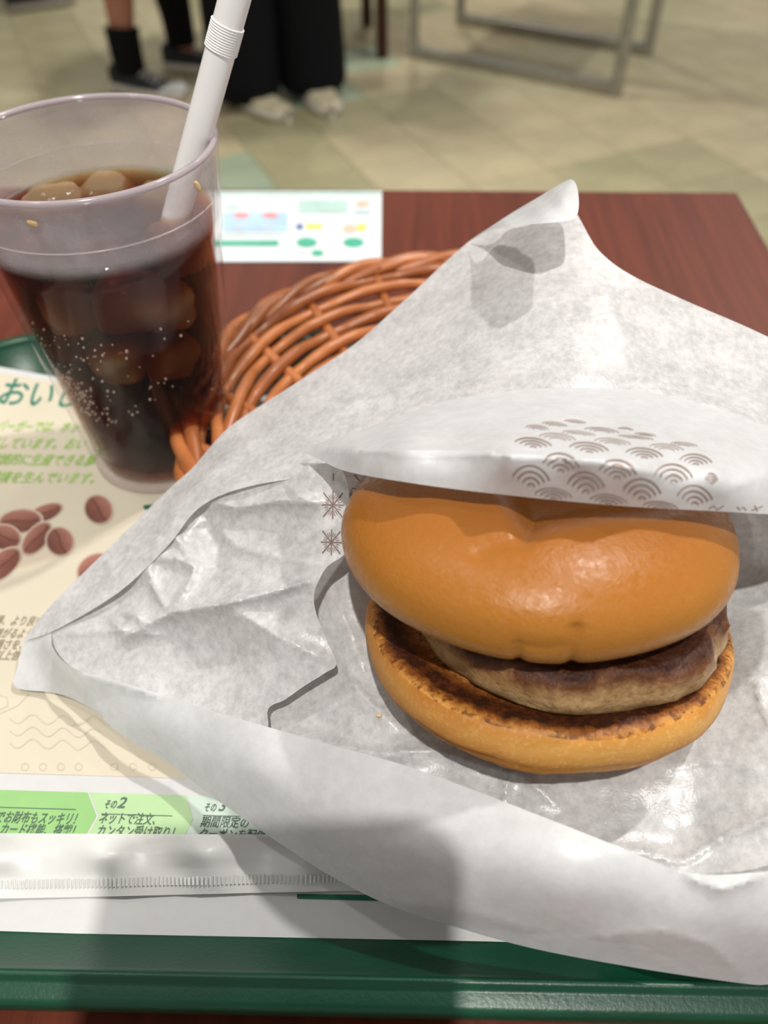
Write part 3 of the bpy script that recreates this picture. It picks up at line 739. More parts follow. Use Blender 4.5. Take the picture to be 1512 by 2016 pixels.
# ------------------------------------------------------------------ burger
TILT = radians(18)
BCN = Vector((0.0411, 0.1266, 0.0508)); BR = 0.046
N_ = Vector((0, sin(TILT), cos(TILT)))
bur = empty('hamburger', tuple(BCN - N_ * 0.018), 'glossy browned bun hamburger with one meat patty in white wrapper', 'hamburger')
bur.rotation_euler = (-TILT, radians(0.8), 0)
BM = parent_matrix(bur)
def dent(V, M, lines, areas=()):
    """press creases into the bun skin: (polyline px, depth, width px)"""
    q = np.array([Q(M @ v) for v in V])
    cen = sum(V, Vector()) / len(V)
    tot = np.zeros(len(V))
    for pl, dep, wd in lines:
        d, al, sd = seg_dist(q, pl); tot += dep * np.exp(-(d / wd) ** 1.3) * np.clip(np.minimum(al, 1 - al) * 6 + 0.25, 0, 1)
    for poly, dep, wd in areas:
        d, al, sd = seg_dist(q, list(poly) + [poly[0]]); ins = inside(q, poly)
        sgn = np.where(ins, d, -d); u = np.clip(sgn / wd * 0.5 + 0.35, 0, 1); tot += dep * u * u * (3 - 2 * u)
    out = []
    for v, k in zip(V, tot):
        wn = M @ v
        face = (v - cen).normalized()
        vis = (M.to_3x3() @ face).dot((CAM - wn).normalized())
        kk = k * max(0, min(1, vis * 3 + 0.3))
        out.append(v - Vector((face.x * 0.6, face.y * 0.6, face.z)).normalized() * kk)
    return out
# bottom bun: flat toasted top at z = 0.018
prof = [(0, 0.0)] + [(BR * 0.98 * sin(a) ** 0.5 if a > 0 else 0, 0.0085 - 0.0085 * cos(a)) for a in np.linspace(0.25, pi / 2, 10)] + [(BR * (1 + 0.012 * sin(u * pi)), 0.0085 + 0.0080 * u) for u in np.linspace(0.15, 0.85, 6)] + [(BR * 0.992, 0.0170), (BR * 0.972, 0.0180), (BR * 0.94, 0.0183), (BR * 0.86, 0.0181)] + [(BR * u, 0.0178) for u in np.linspace(0.80, 0.02, 26)]
V, F = lathe(prof, 144)
V = [v * (1 + 0.02 * noise.noise(Vector((v.x, v.y, v.z)) * 40)) + Vector((0, 0, 0.0009 * noise.noise(v * 90) + 0.0004 * noise.noise(v * 420))) for v in V]
t = NT('toasted_bun'); co = t.coord(); sp = t.t.nodes.new('ShaderNodeSeparateXYZ'); t.l(co, sp.inputs[0])
r2 = t.math('SQRT', t.math('ADD', t.math('MULTIPLY', sp.outputs[0], sp.outputs[0]), t.math('MULTIPLY', sp.outputs[1], sp.outputs[1])))
rn = t.math('ADD', t.math('DIVIDE', r2, BR), t.math('MULTIPLY', t.math('SUBTRACT', t.noise(420, 5, 0.7), 0.5), 0.13))
rn = t.math('ADD', rn, t.math('MULTIPLY', t.math('SUBTRACT', t.noise(45, 3), 0.5), 0.10))
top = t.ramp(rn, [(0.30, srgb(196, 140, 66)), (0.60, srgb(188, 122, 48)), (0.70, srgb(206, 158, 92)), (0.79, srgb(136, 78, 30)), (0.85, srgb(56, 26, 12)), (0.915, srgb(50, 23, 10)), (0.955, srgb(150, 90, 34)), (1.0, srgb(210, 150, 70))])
top = t.mix(t.ramp(t.noise(520, 4, 0.75), [(0.50, (0, 0, 0, 1)), (0.60, (0.85,) * 3 + (1,))]), top, srgb(92, 44, 14))
sn = t.math('ADD', t.math('DIVIDE', sp.outputs[2], 0.018), t.math('MULTIPLY', t.math('SUBTRACT', t.noise(70, 4), 0.5), 0.5))
side = t.ramp(sn, [(0.0, srgb(176, 108, 36)), (0.45, srgb(194, 130, 52)), (0.78, srgb(212, 158, 82)), (1.0, srgb(190, 126, 50))])
side = t.mix(t.ramp(t.noise(900, 3, 0.7), [(0.52, (0, 0, 0, 1)), (0.70, (0.35,) * 3 + (1,))]), side, srgb(240, 204, 142))
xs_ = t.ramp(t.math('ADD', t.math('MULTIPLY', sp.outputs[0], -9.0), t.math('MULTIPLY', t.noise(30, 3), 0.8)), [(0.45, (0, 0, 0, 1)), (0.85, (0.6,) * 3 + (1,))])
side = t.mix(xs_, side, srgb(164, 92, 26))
isTop = t.math('MULTIPLY', t.math('GREATER_THAN', sp.outputs[2], 0.0158), t.math('LESS_THAN', r2, BR * 0.985))
t.base(t.mix(isTop, side, top)); t.set(Roughness=0.5, Specular_IOR_Level=0.35, Subsurface_Weight=0.05)
t.b.inputs['Subsurface Radius'].default_value = (0.004, 0.002, 0.001)
t.bump(t.math('ADD', t.math('MULTIPLY', t.noise(1100, 3, 0.7), 0.5), t.noise(260, 4, 0.7)), 0.35, 0.0006)
local(bur, 'bottom_bun', (V, F), t.m)['label'] = 'toasted lower bun half with charred rim'
# patty
prof = [(0, 0.0)] + [(0.0350 + 0.0030 * sin(a), 0.0058 - 0.0058 * cos(a)) for a in np.linspace(0, pi, 16)] + [(0.0335 * u, 0.0116) for u in np.linspace(0.97, 0.02, 16)]
V, F = lathe(prof, 150)
def lump(v):
    n1 = 0.7 - 1.6 * abs(noise.noise(v * 120)); n2 = noise.noise(v * 380 + Vector((3, 0, 0))); n3 = noise.noise(v * 55)
    k = 1 + 0.045 * n3 + 0.035 * n1 + 0.018 * n2
    return Vector((v.x * k, v.y * k, v.z + 0.0009 * n1 + 0.0006 * n2 + 0.0006 * n3))
V = [lump(v) for v in V]
t = NT('grilled_patty'); co = t.coord(); sp = t.t.nodes.new('ShaderNodeSeparateXYZ'); t.l(co, sp.inputs[0])
z_ = t.math('ADD', sp.outputs[2], t.math('MULTIPLY', t.math('SUBTRACT', t.noise(120, 5, 0.65), 0.5), 0.009))
cc = t.ramp(t.math('DIVIDE', z_, 0.0116), [(0.0, srgb(146, 116, 76)), (0.40, srgb(190, 158, 112)), (0.62, srgb(160, 122, 78)), (0.80, srgb(106, 62, 34)), (0.97, srgb(60, 28, 14))])
cc = t.mix(t.ramp(t.noise(500, 4, 0.7), [(0.5, (0, 0, 0, 1)), (0.68, (0.5,) * 3 + (1,))]), cc, srgb(104, 66, 36))
t.base(cc); t.set(Roughness=0.36, Specular_IOR_Level=0.38)
t.bump(t.math('ADD', t.noise(420, 5, 0.7), t.math('MULTIPLY', t.noise(160, 4), 0.8)), 0.7, 0.0012)
pa = local(bur, 'meat_patty', (V, F), t.m); pa.location = (0.0040, -0.0028, 0.0178); pa['label'] = 'browned meat patty'
# top bun
TC = Vector((-0.0052, -0.0005, 0.018 + 0.0242)); TR = 0.0462
V, F = [], []
nu, nv = 360, 160
for j in range(nv + 1):
    ph = -pi / 2 + pi * j / nv
    for i in range(nu):
        a = 2 * pi * i / nu
        cz = sin(ph); cr2 = cos(ph)
        e = 0.72 if cz < 0 else 0.86
        r = TR * (abs(cr2) ** e); z = (0.0150 if cz < 0 else 0.0190) * (1 if cz >= 0 else -1) * abs(cz) ** (0.95 if cz < 0 else 0.95)
        V.append(Vector((r * cos(a) * 1.01, r * sin(a), z)))
for j in range(nv):
    for i in range(nu):
        k = (i + 1) % nu; F.append((j * nu + i, j * nu + k, (j + 1) * nu + k, (j + 1) * nu + i))
V = [v * (1 + 0.022 * noise.noise(v * 32 + Vector((9, 2, 0)))) + TC for v in V]
V = dent(V, BM, [([(1036, 1050), (1000, 1066), (925, 1092)], 0.0011, 26),
                 ([(1025, 1318), (1018, 1285), (1022, 1262)], 0.0011, 10), ([(1124, 1318), (1128, 1285), (1134, 1250), (1137, 1225)], 0.0011, 11), ([(1030, 1272), (1075, 1280), (1115, 1272)], 0.0004, 14), ([(812, 1276), (806, 1250)], 0.0010, 8),
                 ([(700, 1010), (760, 1150), (830, 1250)], 0.0, 20)],
         areas=[([(985, 930), (1000, 985), (1036, 1056), (1085, 1030), (1180, 1010), (1300, 1002), (1370, 985), (1370, 860), (985, 860)], 0.0085, 42)])
t = NT('glazed_bun_crust'); co = t.coord(); sp = t.t.nodes.new('ShaderNodeSeparateXYZ'); t.l(co, sp.inputs[0])
zz = t.math('ADD', t.math('DIVIDE', t.math('SUBTRACT', sp.outputs[2], 0.028), 0.036), t.math('MULTIPLY', t.math('SUBTRACT', t.noise(38, 3), 0.5), 0.22))
cc = t.ramp(zz, [(0.0, srgb(214, 172, 110)), (0.16, srgb(196, 146, 76)), (0.36, srgb(174, 118, 46)), (0.62, srgb(164, 103, 36)), (1.0, srgb(150, 89, 32))])
cc = t.mix(t.ramp(t.noise(1200, 3, 0.7), [(0.5, (0, 0, 0, 1)), (0.72, (0.25,) * 3 + (1,))]), cc, srgb(160, 82, 22))
t.base(cc); t.set(Roughness=t.ramp(t.noise(520, 4, 0.65), [(0.36, (0.20,) * 3 + (1,)), (0.62, (0.46,) * 3 + (1,))]), Specular_IOR_Level=0.36, Subsurface_Weight=0.04)
t.b.inputs['Subsurface Radius'].default_value = (0.003, 0.0015, 0.0008)
t.bump(t.math('ADD', t.math('MULTIPLY', t.noise(1500, 3, 0.7), 0.45), t.math('MULTIPLY', t.noise(420, 4, 0.6), 0.8)), 0.42, 0.0005)
local(bur, 'top_bun', (V, F), t.m)['label'] = 'smooth glazed golden-brown upper bun half'
M_ONION = plain('onion_white', (0.72, 0.72, 0.66, 1), 0.2, 0.5, 0.05)
MI = BM.inverted()
for x, y, h, s in ((1352, 1296, 0.0655, 0.0046), (1372, 1285, 0.0655, 0.0034)):
    V, F = ice_mesh(s, s * .5, s * .8, x); c = MI @ P(x, y, h)
    obj('onion_piece', [v + c for v in V], F, M_ONION, bur, world=False)
V, F = ice_mesh(0.0038, 0.0022, 0.0024, 4.4); c = MI @ P(1112, 1312, 0.0685)
obj('bun_crumb', [v + c for v in V], F, plain('crumb', srgb(190, 120, 50), 0.6), bur, world=False)

# ------------------------------------------------------------------ wrapper
wc = P(700, 1400, MZ)
wrap = empty('burger_wrapper', (wc.x, wc.y, MZ), 'crumpled white waxed paper wrapper opened around the hamburger', 'wrapper')
back = sheet('back_panel', [
    (45, 1262, .011), (100, 1192, .017), (205, 1088, .026), (330, 965, .037), (380, 920, .041), (450, 842, .046), (555, 772, .051), (612, 735, .055), (700, 676, .062), (800, 588, .071), (920, 478, .083), (1000, 432, .090),
    (1075, 415, .096), (1130, 420, .099), (1142, 432, .099), (1178, 492, .096), (1240, 540, .093), (1350, 592, .088), (1512, 663, .082), (1720, 770, .072), (1760, 900, .068), (1600, 940, .070), (1450, 900, .079), (1250, 860, .083), (1000, 850, .083), (800, 880, .074), (640, 930, .066), (480, 960, .056), (392, 1000, .0475), (330, 1075, .0395), (235, 1165, .0285), (110, 1240, .0175)],
    [(1050, 650, .089), (900, 700, .079), (1250, 720, .086), (1100, 530, .095), (760, 780, .068), (1400, 760, .081), (500, 870, .051)],
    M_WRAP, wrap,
    creases=[([(560, 790), (620, 798), (680, 802), (720, 788)], 0.0016, 14), ([(300, 1040), (400, 945), (520, 850)], 0.0014, 16), ([(120, 1225), (200, 1175), (300, 1085), (375, 985)], 0.0012, 10), ([(1240, 730), (1215, 640), (1180, 560)], 0.0010, 40), ([(1255, 765), (1400, 800), (1540, 850)], 0.0015, 18),
             ([(720, 790), (860, 740), (1100, 735), (1250, 750)], 0.0012, 30), ([(205, 1105), (225, 1130), (215, 1150)], 0.0012, 9)],
    step=10, crumple=0.00028, cscale=0.013)
curl = sheet('curled_corner', [(925, 474, .0850), (1000, 424, .0960), (1060, 388, .1050), (1105, 361, .1125), (1124, 353, .1155), (1134, 362, .1160), (1139, 385, .1165), (1139, 412, .1155), (1132, 428, .1145), (1108, 436, .1140), (1050, 441, .1110), (1000, 445, .1050), (960, 456, .0945)],
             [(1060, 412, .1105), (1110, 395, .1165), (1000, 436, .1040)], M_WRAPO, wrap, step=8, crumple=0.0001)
flap = sheet('top_flap', [
    (583, 884, 0.0700), (640, 868, 0.0782), (720, 843, 0.0855), (800, 815, 0.0878), (900, 785, 0.0885), (1050, 766, 0.0895), (1250, 768, 0.0890), (1400, 802, 0.0876), (1512, 838, 0.0880), (1700, 890, 0.0848),
    (1700, 1018, 0.0848), (1512, 1012, 0.0938), (1400, 1006, 0.0978), (1250, 998, 0.1003), (1130, 988, 0.1013), (1010, 976, 0.1013), (850, 957, 0.0993), (690, 930, 0.0877), (630, 905, 0.0773)],
    [(800, 893, 0.1023), (1000, 898, 0.1113), (1150, 908, 0.1128), (1250, 920, 0.1116), (1400, 930, 0.1063), (1000, 935, 0.1076), (1150, 945, 0.1081), (1300, 958, 0.1053), (800, 850, 0.0972), (1000, 830, 0.1006), (1200, 840, 0.1021), (1350, 860, 0.0997), (700, 890, 0.0900), (1500, 930, 0.1003)],
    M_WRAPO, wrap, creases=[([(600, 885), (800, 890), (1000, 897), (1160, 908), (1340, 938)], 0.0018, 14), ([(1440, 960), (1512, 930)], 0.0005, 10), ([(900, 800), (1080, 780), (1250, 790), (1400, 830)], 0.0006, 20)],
    step=9, crumple=0.00012, cscale=0.012, seed=3)
side_p = sheet('side_panel', [
    (92, 1245, .0150), (150, 1205, .020), (235, 1155, .025), (330, 1065, .036), (392, 990, .044), (450, 958, .052), (560, 925, .062), (655, 912, .070), (676, 930, .0695), (686, 965, .066), (690, 1030, .0610), (689, 1062, .0590), (677, 1092, .0560), (645, 1115, .0540), (628, 1142, .0520), (618, 1172, .0490), (622, 1205, .0465), (640, 1255, .0420), (662, 1306, .0380), (640, 1325, .0365), (600, 1350, .034), (560, 1378, .0315), (528, 1396, .0300), (518, 1450, .026), (400, 1450, .020), (250, 1390, .016), (140, 1320, .014)],
    [(500, 1000, .0515), (600, 1050, .0545), (450, 1100, .0420), (560, 1180, .0455), (340, 1215, .0300), (450, 1192, .0405), (430, 1290, .0270), (300, 1300, .0215), (550, 1300, .0370), (230, 1262, .0215), (600, 980, .061)],
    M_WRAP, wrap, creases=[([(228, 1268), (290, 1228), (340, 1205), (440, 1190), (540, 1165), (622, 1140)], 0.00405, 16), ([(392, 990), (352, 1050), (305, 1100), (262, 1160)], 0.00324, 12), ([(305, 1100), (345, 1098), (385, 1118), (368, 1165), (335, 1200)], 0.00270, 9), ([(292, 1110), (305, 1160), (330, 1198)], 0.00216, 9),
             ([(345, 1052), (385, 1118)], 0.00216, 9), ([(235, 1205), (270, 1215), (240, 1240), (215, 1215)], 0.00243, 8), ([(262, 1200), (285, 1225)], 0.00203, 7), ([(430, 1030), (460, 1075), (560, 1100), (640, 1110)], 0.00162, 20), ([(450, 1195), (560, 1260), (660, 1310)], 0.00216, 22), ([(395, 985), (470, 1000), (560, 985), (640, 990)], 0.00297, 14), ([(110, 1248), (230, 1242), (330, 1250)], 0.00135, 12), ([(400, 1000), (430, 1080), (420, 1150)], -0.00189, 22)],
    step=7, crumple=0.00055, cscale=0.011, seed=7)
basep = sheet('base_panel', [
    (470, 1395, .022), (520, 1340, .0235), (580, 1230, .030), (610, 1140, .037), (640, 1040, .045), (660, 960, .052), (700, 920, .060), (1000, 900, .072), (1400, 930, .075), (1640, 980, .072), (1760, 1100, .062), (1780, 1300, .052), (1740, 1560, .045), (1640, 1790, .040), (1400, 1800, .033), (1100, 1690, .028), (820, 1590, .025), (560, 1500, .021)],
    [(700, 1180, .0375), (690, 1060, .046), (720, 1300, .0310), (760, 1430, .0285), (900, 1520, .0280), (1110, 1580, .0300), (1050, 1300, .026), (1050, 1150, .026), (1050, 1040, .040), (900, 1130, .028), (1250, 1150, .028), (1250, 1300, .028), (900, 1300, .026), (1300, 1540, .0330), (1440, 1400, .0390), (1470, 1250, .0400), (1480, 1120, .0430), (1500, 1060, .055), (1512, 1500, .0420), (1350, 1650, .0290), (620, 1420, .0245), (1050, 1420, .030)],
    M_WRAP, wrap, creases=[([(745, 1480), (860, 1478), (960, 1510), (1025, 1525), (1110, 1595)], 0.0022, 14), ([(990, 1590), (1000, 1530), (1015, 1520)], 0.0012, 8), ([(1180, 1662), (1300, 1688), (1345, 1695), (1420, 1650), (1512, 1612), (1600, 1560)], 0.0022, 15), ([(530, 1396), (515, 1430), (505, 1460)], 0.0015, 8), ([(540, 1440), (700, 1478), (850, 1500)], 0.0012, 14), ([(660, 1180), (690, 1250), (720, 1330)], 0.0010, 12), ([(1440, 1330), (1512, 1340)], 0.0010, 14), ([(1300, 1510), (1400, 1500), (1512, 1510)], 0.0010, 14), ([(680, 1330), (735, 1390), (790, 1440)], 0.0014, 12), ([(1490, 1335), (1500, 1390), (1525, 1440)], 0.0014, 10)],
    step=9, crumple=0.00050, cscale=0.011, seed=11, hmin=0.0045)
front = sheet('front_panel', [
    (45, 1265, .0105), (96, 1243, .0155), (103, 1272, .0165), (125, 1302, .0185), (160, 1322, .0200), (230, 1340, .0230), (400, 1394, .0300), (600, 1452, .0385), (800, 1508, .0450), (960, 1566, .0490), (1150, 1640, .0520), (1250, 1680, .0525), (1330, 1712, .0510), (1400, 1722, .0505), (1512, 1715, .0505), (1700, 1690, .050),
    (1760, 1900, .034), (1600, 1930, .026), (1512, 1938, .0205), (1480, 1938, .0195), (1380, 1925, .0195), (1250, 1905, .0190), (1100, 1878, .0175), (1000, 1855, .0170), (900, 1826, .0170), (820, 1802, .0180), (745, 1773, .0190), (670, 1735, .0180), (600, 1693, .0165), (480, 1612, .0145), (400, 1555, .0140), (330, 1500, .0140), (260, 1460, .0140), (218, 1430, .0140), (190, 1402, .0120), (140, 1375, .0080), (100, 1363, .0065), (30, 1353, .0055), (35, 1310, .0080)],
    [(500, 1520, .0310), (800, 1640, .0405), (1100, 1760, .0440), (1350, 1820, .0420), (300, 1420, .0232), (100, 1300, .0125), (600, 1580, .0330), (950, 1700, .0430), (1480, 1830, .040), (900, 1790, .0265), (1250, 1870, .0285), (600, 1660, .0225), (400, 1520, .0190)],
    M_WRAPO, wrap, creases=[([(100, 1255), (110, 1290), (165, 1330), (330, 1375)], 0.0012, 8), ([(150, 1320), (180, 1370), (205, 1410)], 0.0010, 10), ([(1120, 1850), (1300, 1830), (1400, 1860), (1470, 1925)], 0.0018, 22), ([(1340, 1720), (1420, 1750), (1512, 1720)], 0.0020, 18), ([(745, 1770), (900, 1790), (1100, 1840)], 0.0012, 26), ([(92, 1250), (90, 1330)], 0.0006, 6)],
    step=9, crumple=0.00016, cscale=0.016, seed=17)
# printed patterns
def fan(cx, cy, w_, h_, tilt, n=4, a0=0.02, a1=0.98):
    out = []
    for k in range(n):
        s = 1 - k * 0.27
        pts = []
        for u in np.linspace(a0, a1, 15):
            an = radians(158 - 136 * u); x = w_ * s * cos(an) * 1.05; y = h_ * 0.34 - h_ * 1.3 * s * sin(an)
            pts.append((cx + x, cy + y + x * tilt))
        out.append(pts)
    return out
lines = []
for cx, cy, ww, hh in ((1046, 947, 38, 33), (1154, 960, 38, 33), (1264, 973, 38, 33), (1368, 984, 36, 30), (1105, 920, 38, 27), (1216, 933, 38, 27), (1326, 942, 39, 28), (1400, 948, 12, 16),
                       (1050, 878, 38, 15), (1160, 888, 40, 16), (1268, 899, 38, 16), (1370, 912, 33, 17), (1098, 866, 38, 12), (1206, 875, 38, 11), (1312, 886, 36, 11),
                       (1058, 846, 24, 8), (1092, 839, 26, 7), (1140, 856, 34, 6), (1185, 851, 36, 8), (1252, 864, 36, 5), (1132, 833, 22, 5), (1232, 847, 16, 4), (1270, 858, 22, 4), (1346, 878, 28, 6),
                       (1090, 977, 38, 18), (1198, 988, 38, 16), (1300, 999, 36, 14)):
    lines += [(l_, 2.5 if hh > 20 else 1.8 if hh > 12 else 1.0) for l_ in fan(cx, cy, ww, hh, 0.11, 4 if hh > 12 else 3 if ww > 20 else 2)]
lines += [([(1395, 1000), (1405, 994), (1412, 1002), (1424, 994)], 2), ([(1450, 996), (1456, 1003), (1462, 997), (1468, 1004)], 2), ([(1484, 994), (1490, 1006)], 2), ([(1478, 1004), (1500, 996)], 2)]
strokes_on(flap, 'printed_wave_fans', lines, 2.4, M_INK, wrap)
def star(cx, cy, r, sx=1.0):
    out = []
    for k in range(24):
        a = 2 * pi * k / 24 + 0.02
        L, i0 = ((1.0, 0.12) if k % 3 == 0 else (0.78, 0.45))
        if k % 6 == 3: L = 1.2
        out.append(([(cx + r * u * cos(a) * sx, cy + r * u * sin(a)) for u in np.linspace(i0 * (0 if k % 6 == 3 else 1), L, 5)], 2.2 if k % 3 == 0 else 1.1))
    return out
strokes_on(side_p, 'printed_starbursts', star(656, 994, 28, 0.8) + star(653, 1068, 26, 0.8) + [([(657, 932), (657, 946)], 2.2)], 2, M_INK2, wrap)
strokes_on(basep, 'printed_starbursts', star(722, 962, 32, 0.9) + star(692, 990, 26, 0.6) + star(775, 950, 26, 0.9), 2, M_INK, wrap)
# crumb on the paper
p = cast(bvh_of(basep), 748, 1408, 0.0004); V, F = ice_mesh(0.0016, 0.0011, 0.0011, 2.2)
o = obj('bread_crumb', V, F, plain('crumb_pale', srgb(226, 200, 160), 0.6)); o.location = p; tag(o, 'tiny pale bread crumb on the paper left of the bun', 'crumb')

# ------------------------------------------------------------------ people behind the table
M_SKIN = plain('skin', srgb(190, 128, 104), 0.5, 0.4, 0.03, Subsurface_Weight=0.05)
M_SOCK = plain('black_sock', srgb(16, 16, 18), 0.85, 0.2)
M_TROUS = plain('black_trousers', srgb(13, 15, 20), 0.85, 0.2)
M_SHIRT = plain('dark_shirt', srgb(40, 44, 54), 0.85, 0.2)
M_SHORT = plain('navy_shorts', srgb(28, 32, 44), 0.85, 0.2)
M_HAIR = plain('black_hair', srgb(20, 17, 15), 0.6)
M_SHOEK = plain('black_canvas', srgb(46, 48, 52), 0.8)
M_SHOEG = plain('grey_white_canvas', srgb(196, 196, 192), 0.7)
M_SHOEB = plain('beige_shoe', srgb(214, 202, 170), 0.6)
M_SOLEW = plain('white_rubber_sole', srgb(222, 216, 200), 0.5)
M_SOLEG = plain('grey_rubber_sole', srgb(150, 140, 128), 0.5)
def skin_obj(name, pts, edges, rad, mat, parent, root=0):
    me = bpy.data.meshes.new(name); me.from_pydata([tuple(p) for p in pts], edges, []); me.update()
    o = bpy.data.objects.new(name, me); COL.objects.link(o); o.parent = parent
    md = o.modifiers.new('skin', 'SKIN'); md.use_smooth_shade = True
    sv = me.skin_vertices[0].data if me.skin_vertices else None
    if sv is None:
        me.skin_vertices  # created with the modifier
    for i, r in enumerate(rad):
        me.skin_vertices[0].data[i].radius = r if isinstance(r, tuple) else (r, r)
        me.skin_vertices[0].data[i].use_root = (i == root)
    sb = o.modifiers.new('sub', 'SUBSURF'); sb.levels = 2; sb.render_levels = 2
    dg = bpy.context.evaluated_depsgraph_get(); bpy.context.view_layer.update()
    me2 = bpy.data.meshes.new_from_object(o.evaluated_get(bpy.context.evaluated_depsgraph_get()))
    o.modifiers.clear(); o.data = me2; me2.name = name; me2.materials.clear(); me2.materials.append(mat)
    me2.polygons.foreach_set('use_smooth', [True] * len(me2.polygons))
    return o
def ensure_skin(me): pass
def shoe(parent, pos, ang, L, upper, sole_m, toe_m=None, h=0.075, w_=0.047):
    """pos: heel on the floor (local to the person), ang: pointing direction"""
    R = Matrix.Rotation(ang, 3, 'Z')
    def section(u):
        hw = w_ * (0.62 + 0.38 * sin(min(1, u * 1.25 + 0.15) * pi / 1.7)) if u < 0.75 else w_ * sqrt(max(0.02, 1 - ((u - 0.66) / 0.345) ** 2))
        top = h * (1.05 - 0.15 * u / 0.3) if u < 0.3 else h * (0.9 - 0.52 * min(1, (u - 0.3) / 0.5)) if u < 0.8 else h * 0.38 * sqrt(max(0.05, 1 - ((u - 0.8) / 0.21) ** 2)) + 0.012
        return hw, top
    def loft(f, n=22, seg=16):
        V, F = [], []
        for i in range(n + 1):
            u = i / n; hw, b, tp_ = f(u)
            for k in range(seg):
                a = 2 * pi * k / seg; y = hw * math.copysign(abs(cos(a)) ** 0.6, cos(a)); z = (b + tp_) / 2 + (tp_ - b) / 2 * math.copysign(abs(sin(a)) ** 0.7, sin(a))
                V.append(Vector(pos) + R @ Vector((u * L, y, z)))
        for i in range(n):
            for k in range(seg):
                l_ = (k + 1) % seg; F.append((i * seg + k, i * seg + l_, (i + 1) * seg + l_, (i + 1) * seg + k))
        F += [tuple(range(seg)), tuple(reversed(range(n * seg, (n + 1) * seg)))]
        return V, F
    s_ = local(parent, 'shoe', loft(lambda u: (section(u)[0] * 0.94, 0.018, max(0.03, section(u)[1]))), upper)
    V, F = loft(lambda u: (section(u)[0] * 1.08 + 0.002, 0.0, 0.030))
    so = obj('sole', V, F, sole_m, s_, world=False)
    if toe_m:
        V, F = loft(lambda u: (section(0.72 + 0.28 * u)[0] * 0.99, 0.018, section(0.72 + 0.28 * u)[1] + 0.002))
        V = [Vector(pos) + R @ Vector((0.72 * L + (R.inverted() @ (v - Vector(pos))).x * 0.283, (R.inverted() @ (v - Vector(pos))).y, (R.inverted() @ (v - Vector(pos))).z)) for v in V]
        obj('toe_cap', V, F, toe_m, s_, world=False)
        for q in range(4):
            a_ = Vector(pos) + R @ Vector((L * (0.42 + q * 0.065), -0.022, section(0.42 + q * 0.065)[1] + 0.001)); b_ = Vector(pos) + R @ Vector((L * (0.42 + q * 0.065), 0.022, section(0.42 + q * 0.065)[1] + 0.001))
            obj('lace', *tube([a_, (a_ + b_) / 2 + Vector((0, 0, 0.006)), b_], 0.004, 6), toe_m, s_, world=False)
    return s_
